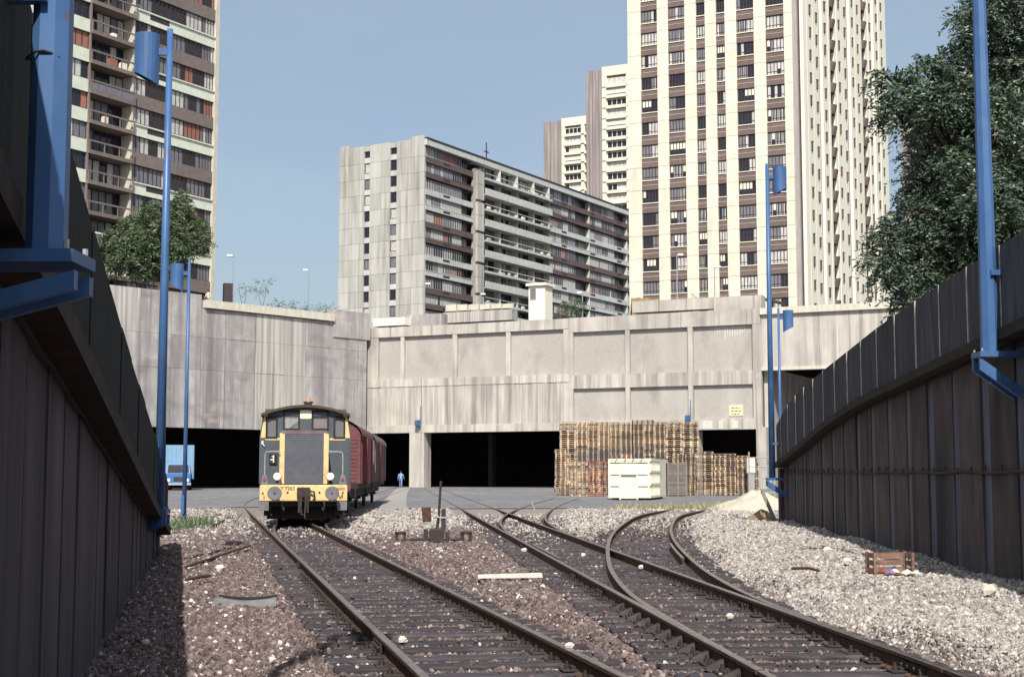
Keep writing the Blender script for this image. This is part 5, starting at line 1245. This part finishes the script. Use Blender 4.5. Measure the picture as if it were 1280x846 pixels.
def plaza_lamp(px, r0, Y, side, label, base=DZ):
    t = thing('street_lamp', label, 'street lamp', (PX(px, r0, Y), Y, base), 0, 'street lamps on the plaza'); h = PZ(r0, Y) - base
    MB().mat('galvanised').cyl((0, 0, 0), (0, 0, h), .09, .06, 8).obj('post', t); MB().mat('galvanised').cyl((0, 0, h - .06), (side*.7, 0, h), .05, n=6).obj('arm', t)
    MB().mat('galvanised').hexa([(side*.4 - .35, -.18, h - .06), (side*.4 + .35, -.18, h - .06), (side*.4 + .35, .18, h - .06), (side*.4 - .35, .18, h - .06), (side*.4 - .28, -.13, h + .16), (side*.4 + .28, -.13, h + .16), (side*.4 + .28, .13, h + .16), (side*.4 - .28, .13, h + .16)]).obj('lamp_head', t)
plaza_lamp(292, 320, 153, -1, 'street lamp behind the dark box on the left wall'); plaza_lamp(386, 338, 175, -1, 'street lamp in the gap of sky left of the slab block')
plaza_lamp(531, 355, 190, 1, 'street lamp before the corner of the slab block'); plaza_lamp(600, 368, 190, 1, 'street lamp before the stair shaft of the slab block')
plaza_lamp(728, 366, 185, -1, 'street lamp right of the white booth'); plaza_lamp(846, 319, 160, 1, 'taller street lamp in front of the big tower')
plaza_lamp(893, 334, 160, 1, 'street lamp in front of the big tower, the right one')

# ------------------------------------------------------------------ trees
def fronds(base, direc, L, pairs, lw, droop):
    n = len(base); up = np.array([0, 0, 1.])
    direc = direc / np.linalg.norm(direc, axis=1, keepdims=True)
    side = np.cross(direc, up); side /= np.maximum(np.linalg.norm(side, axis=1, keepdims=True), 1e-3)
    side = side + rng.normal(0, .35, (n, 3)); side /= np.linalg.norm(side, axis=1, keepdims=True)
    V = []
    for k in range(pairs):
        t = (k + .6) / pairs
        c = base + direc * (L[:, None] * t) - up * (droop * L[:, None] * t * t)
        for s in (-1, 1):
            ll = lw * (.75 + .5 * rng.random((n, 1))) * (1.15 - .5 * abs(t - .45))
            tip = c + (side * s * .85 + direc * .45 + rng.normal(0, .22, (n, 3)) - up * .18) * ll * 2.2
            wv = np.cross(tip - c, rng.normal(0, 1, (n, 3))); wv /= np.maximum(np.linalg.norm(wv, axis=1, keepdims=True), 1e-6)
            mid = (c + tip) / 2; hw = wv * ll * .42
            V.append(np.stack([c, mid + hw, tip, mid - hw], 1))
    return np.concatenate(V, 0)
def crown(lobes, dens, L, pairs, lw, droop, inner=.45):
    B, D = [], []
    for cx, cy, cz, rx, ry, rz_ in lobes:
        n = int(dens * (rx*ry + ry*rz_ + rx*rz_) / 3)
        v = rng.normal(0, 1, (n, 3)); v /= np.linalg.norm(v, axis=1, keepdims=True)
        r_ = inner + (1 - inner) * rng.random((n, 1)) ** .6
        ang = np.arctan2(v[:, 1], v[:, 0]); r_ *= (1 + .16*np.sin(4*ang + cx*5) * np.cos(3*v[:, 2]*2 + cz) + .1*np.sin(9*ang + 6*v[:, 2]))[:, None]
        clump = np.sin(v[:, 0]*6 + cx) * np.sin(v[:, 1]*6 + cz) * np.sin(v[:, 2]*6 + cy)     # gaps between clumps
        ok = clump > -.10
        p = np.array([cx, cy, cz]) + v * r_ * np.array([rx, ry, rz_]); d = v + rng.normal(0, .45, (n, 3)) + np.array([0, 0, -.05])
        B.append(p[ok]); D.append(d[ok])
    B, D = np.concatenate(B), np.concatenate(D)
    return fronds(B, D, L * rng.uniform(.6, 1.3, len(B)), pairs, lw, droop)
def quad_obj(name, V, mat, parent):
    n = len(V); me = bpy.data.meshes.new(name); me.vertices.add(4*n); me.vertices.foreach_set('co', V.reshape(-1).astype(np.float32))
    me.loops.add(4*n); me.loops.foreach_set('vertex_index', np.arange(4*n, dtype=np.int32)); me.polygons.add(n); me.polygons.foreach_set('loop_start', np.arange(0, 4*n, 4, dtype=np.int32))
    try: me.polygons.foreach_set('loop_total', np.full(n, 4, dtype=np.int32))
    except Exception: pass
    me.materials.append(MATS[mat]); me.update(calc_edges=True); me.validate(); return link(name, me, parent)
def tree(name, label, base, lobes, trunk_r, dens, L, pairs, lw, droop, mat, group=None, fork=.35):
    t = thing(name, label, 'tree', (0, 0, 0), 0, group)
    top = max(l[2] for l in lobes); m = MB().mat('bark'); fk = (base[0] + .1, base[1], base[2] + (top - base[2]) * fork)
    m.tube([base, ((base[0] + fk[0])/2 + .08, base[1], (base[2] + fk[2])/2), fk], [trunk_r*1.3, trunk_r, trunk_r*.85], 9)
    tr_ = m.obj('trunk', t, True)
    for l in lobes:
        c = Vector(l[:3]); f = Vector(fk); mid = f.lerp(c, .5) + Vector((random.uniform(-.3, .3), random.uniform(-.3, .3), .25))
        mm = MB().mat('bark').tube([f, mid, c], [trunk_r*.55, trunk_r*.35, trunk_r*.14], 7)
        for _ in range(5):
            e = c + Vector((random.uniform(-.8, .8)*l[3], random.uniform(-.8, .8)*l[4], random.uniform(-.5, .8)*l[5])); mm.tube([mid.lerp(c, random.random()), c.lerp(e, .5) + Vector((0, 0, .1)), e], [trunk_r*.16, trunk_r*.1, trunk_r*.04], 5)
        mm.obj('limb', tr_, True)
    quad_obj('crown', crown(lobes, dens, L, pairs, lw, droop), mat, t)
    return t
def lobe(px, py, rx, ry, Y, s, dy=0.): return (PX(px, py, Y + dy), Y + dy, PZ(py, Y + dy), rx*.86/s, (rx*.8)/s, ry*.86/s)
YR = 33.0; s = F / YR
RL = [lobe(*a[:4], YR, s, a[4]) for a in ((1132, 118, 24, 14, -.7), (1160, 92, 26, 15, -.4), (1165, 128, 34, 18, -.9), (1196, 78, 36, 24, .5), (1205, 118, 34, 22, -.5), (1240, 30, 38, 36, .3), (1215, 20, 22, 18, -.5), (1278, -5, 50, 50, 0), (1256, 85, 42, 34, .6),
      (1112, 100, 14, 10, -.6), (1118, 146, 20, 10, -.8), (1178, 160, 40, 16, .6), (1240, 140, 40, 30, -.6), (1295, 100, 50, 60, 1), (1165, 200, 32, 18, .2), (1205, 205, 44, 24, -.4), (1152, 232, 26, 18, .5), (1265, 200, 46, 34, .4),
      (1140, 268, 24, 18, -.4), (1185, 255, 44, 26, .3), (1230, 250, 44, 26, -.7), (1112, 292, 22, 14, -.5), (1148, 300, 34, 20, .1), (1100, 318, 16, 10, -.6), (1200, 300, 48, 30, .6), (1255, 290, 44, 34, .8), (1300, 250, 50, 70, 0), (1118, 335, 28, 15, -.2),
      (1150, 352, 32, 18, .2), (1205, 348, 48, 24, .8), (1130, 372, 18, 10, .1), (1250, 335, 40, 30, 1.2))]
tree('acacia_tree', 'large dark green tree with feathery leaves leaning over the right wall', (PX(1265, 350, YR + .5), YR + .5, 2.4), RL, .2, 1300, .46, 8, .050, .55, 'leaf', fork=.45)
YT2 = 147; s = F / YT2
LLb = [lobe(*a[:4], YT2, s, a[4]) for a in ((148, 300, 17, 12, 0), (165, 283, 15, 11, .6), (178, 300, 20, 14, -.6), (192, 268, 19, 13, .5), (212, 282, 17, 12, -.8), (226, 262, 12, 13, -.5), (240, 285, 18, 13, .4), (250, 302, 13, 10, 0), (228, 306, 20, 14, -.6),
      (196, 318, 22, 13, .4), (160, 322, 20, 11, -.5), (215, 332, 19, 11, .4), (142, 330, 11, 8, 0), (180, 338, 18, 9, .5), (228, 247, 7, 7, 0), (134, 303, 8, 6, 0))]
tree('plaza_tree', 'broad green tree on top of the tall wall before the left block', (PX(198, 355, YT2), YT2, DZ), LLb, .22, 330, .85, 5, .14, .4, 'leaf_fresh', fork=.3)
def shrub(label, px, r0, r1, Y, w_, base, mat='leaf_fresh', dens=90, name='shrub'):
    s = F / Y; mid = (r0 + r1) / 2
    lobes = [lobe(px - w_*.25, mid + 2, w_*.32, (r1 - r0)*.34, Y, s), lobe(px + w_*.2, mid - 2, w_*.34, (r1 - r0)*.42, Y, s)]
    return tree(name, label, (PX(px, r1, Y), Y, base), lobes, .05, dens * 2.2, .42, 3, .085, .3, mat)
shrub('sparse young tree on the tall wall right of the dark box', 327, 344, 372, 153, 30, 17.8, dens=26, name='young_tree')
shrub('smallest sparse sapling beside the dark box on the wall', 303, 350, 372, 151, 18, 17.8, dens=22, name='young_tree')
shrub('low green bush on the plaza right of the white booth', 715, 372, 397, 178, 34, DZ, dens=150, name='bush')
for k, px in enumerate((345, 362, 380, 398, 415)):
    shrub('low scrubby plant in the trough of the tall wall, number %s from the left' % ('first', 'second', 'third', 'fourth', 'fifth')[k], px, 376 + k*1.5, 386 + k*1.5, 152 + k*1.2, 20, 17.7, dens=60, name='trough_plant')
for k, px in enumerate((880, 862, 905)): shrub(('small weed at the middle of the planter before the big tower', 'small weed at the left in the planter before the big tower', 'small weed at the right behind the planter before the big tower')[k], px, 368, 380, 151, 16, DZ, dens=40, name='weed')
# dry grass at the yard edge and at the foot of the thin blue lamp post
def grass(name, label, cx, cy, rx, ry, n, h, z=-.05, mat='dry_grass'):
    p = np.stack([cx + rng.normal(0, rx, n), cy + rng.normal(0, ry, n), np.full(n, z)], 1); hh = h * rng.uniform(.4, 1.2, (n, 1)); lean = rng.normal(0, .35, (n, 3)) * hh; lean[:, 2] = 0
    w_ = rng.normal(0, 1, (n, 3)); w_[:, 2] = 0; w_ = w_ / np.linalg.norm(w_, axis=1, keepdims=True) * .012 * (cy / 30 + .5)
    upv = np.zeros((n, 3)); upv[:, 2] = hh[:, 0]
    V = np.stack([p - w_, p + w_, p + upv*.6 + lean*.5 + w_*.6, p + upv + lean], 1)
    o = quad_obj(name, V, mat, None); tag(o, label, 'grass', kind='stuff')
grass('grass', 'dry yellow grass along the edge of the asphalt near the sand heap', PX(880, 634, 62), 62.5, 2.2, .5, 700, .35)
grass('grass', 'green weeds at the foot of the thin blue lamp post', PX(230, 656, 41), 41.5, .25, 1.6, 420, .36, mat='leaf_fresh')
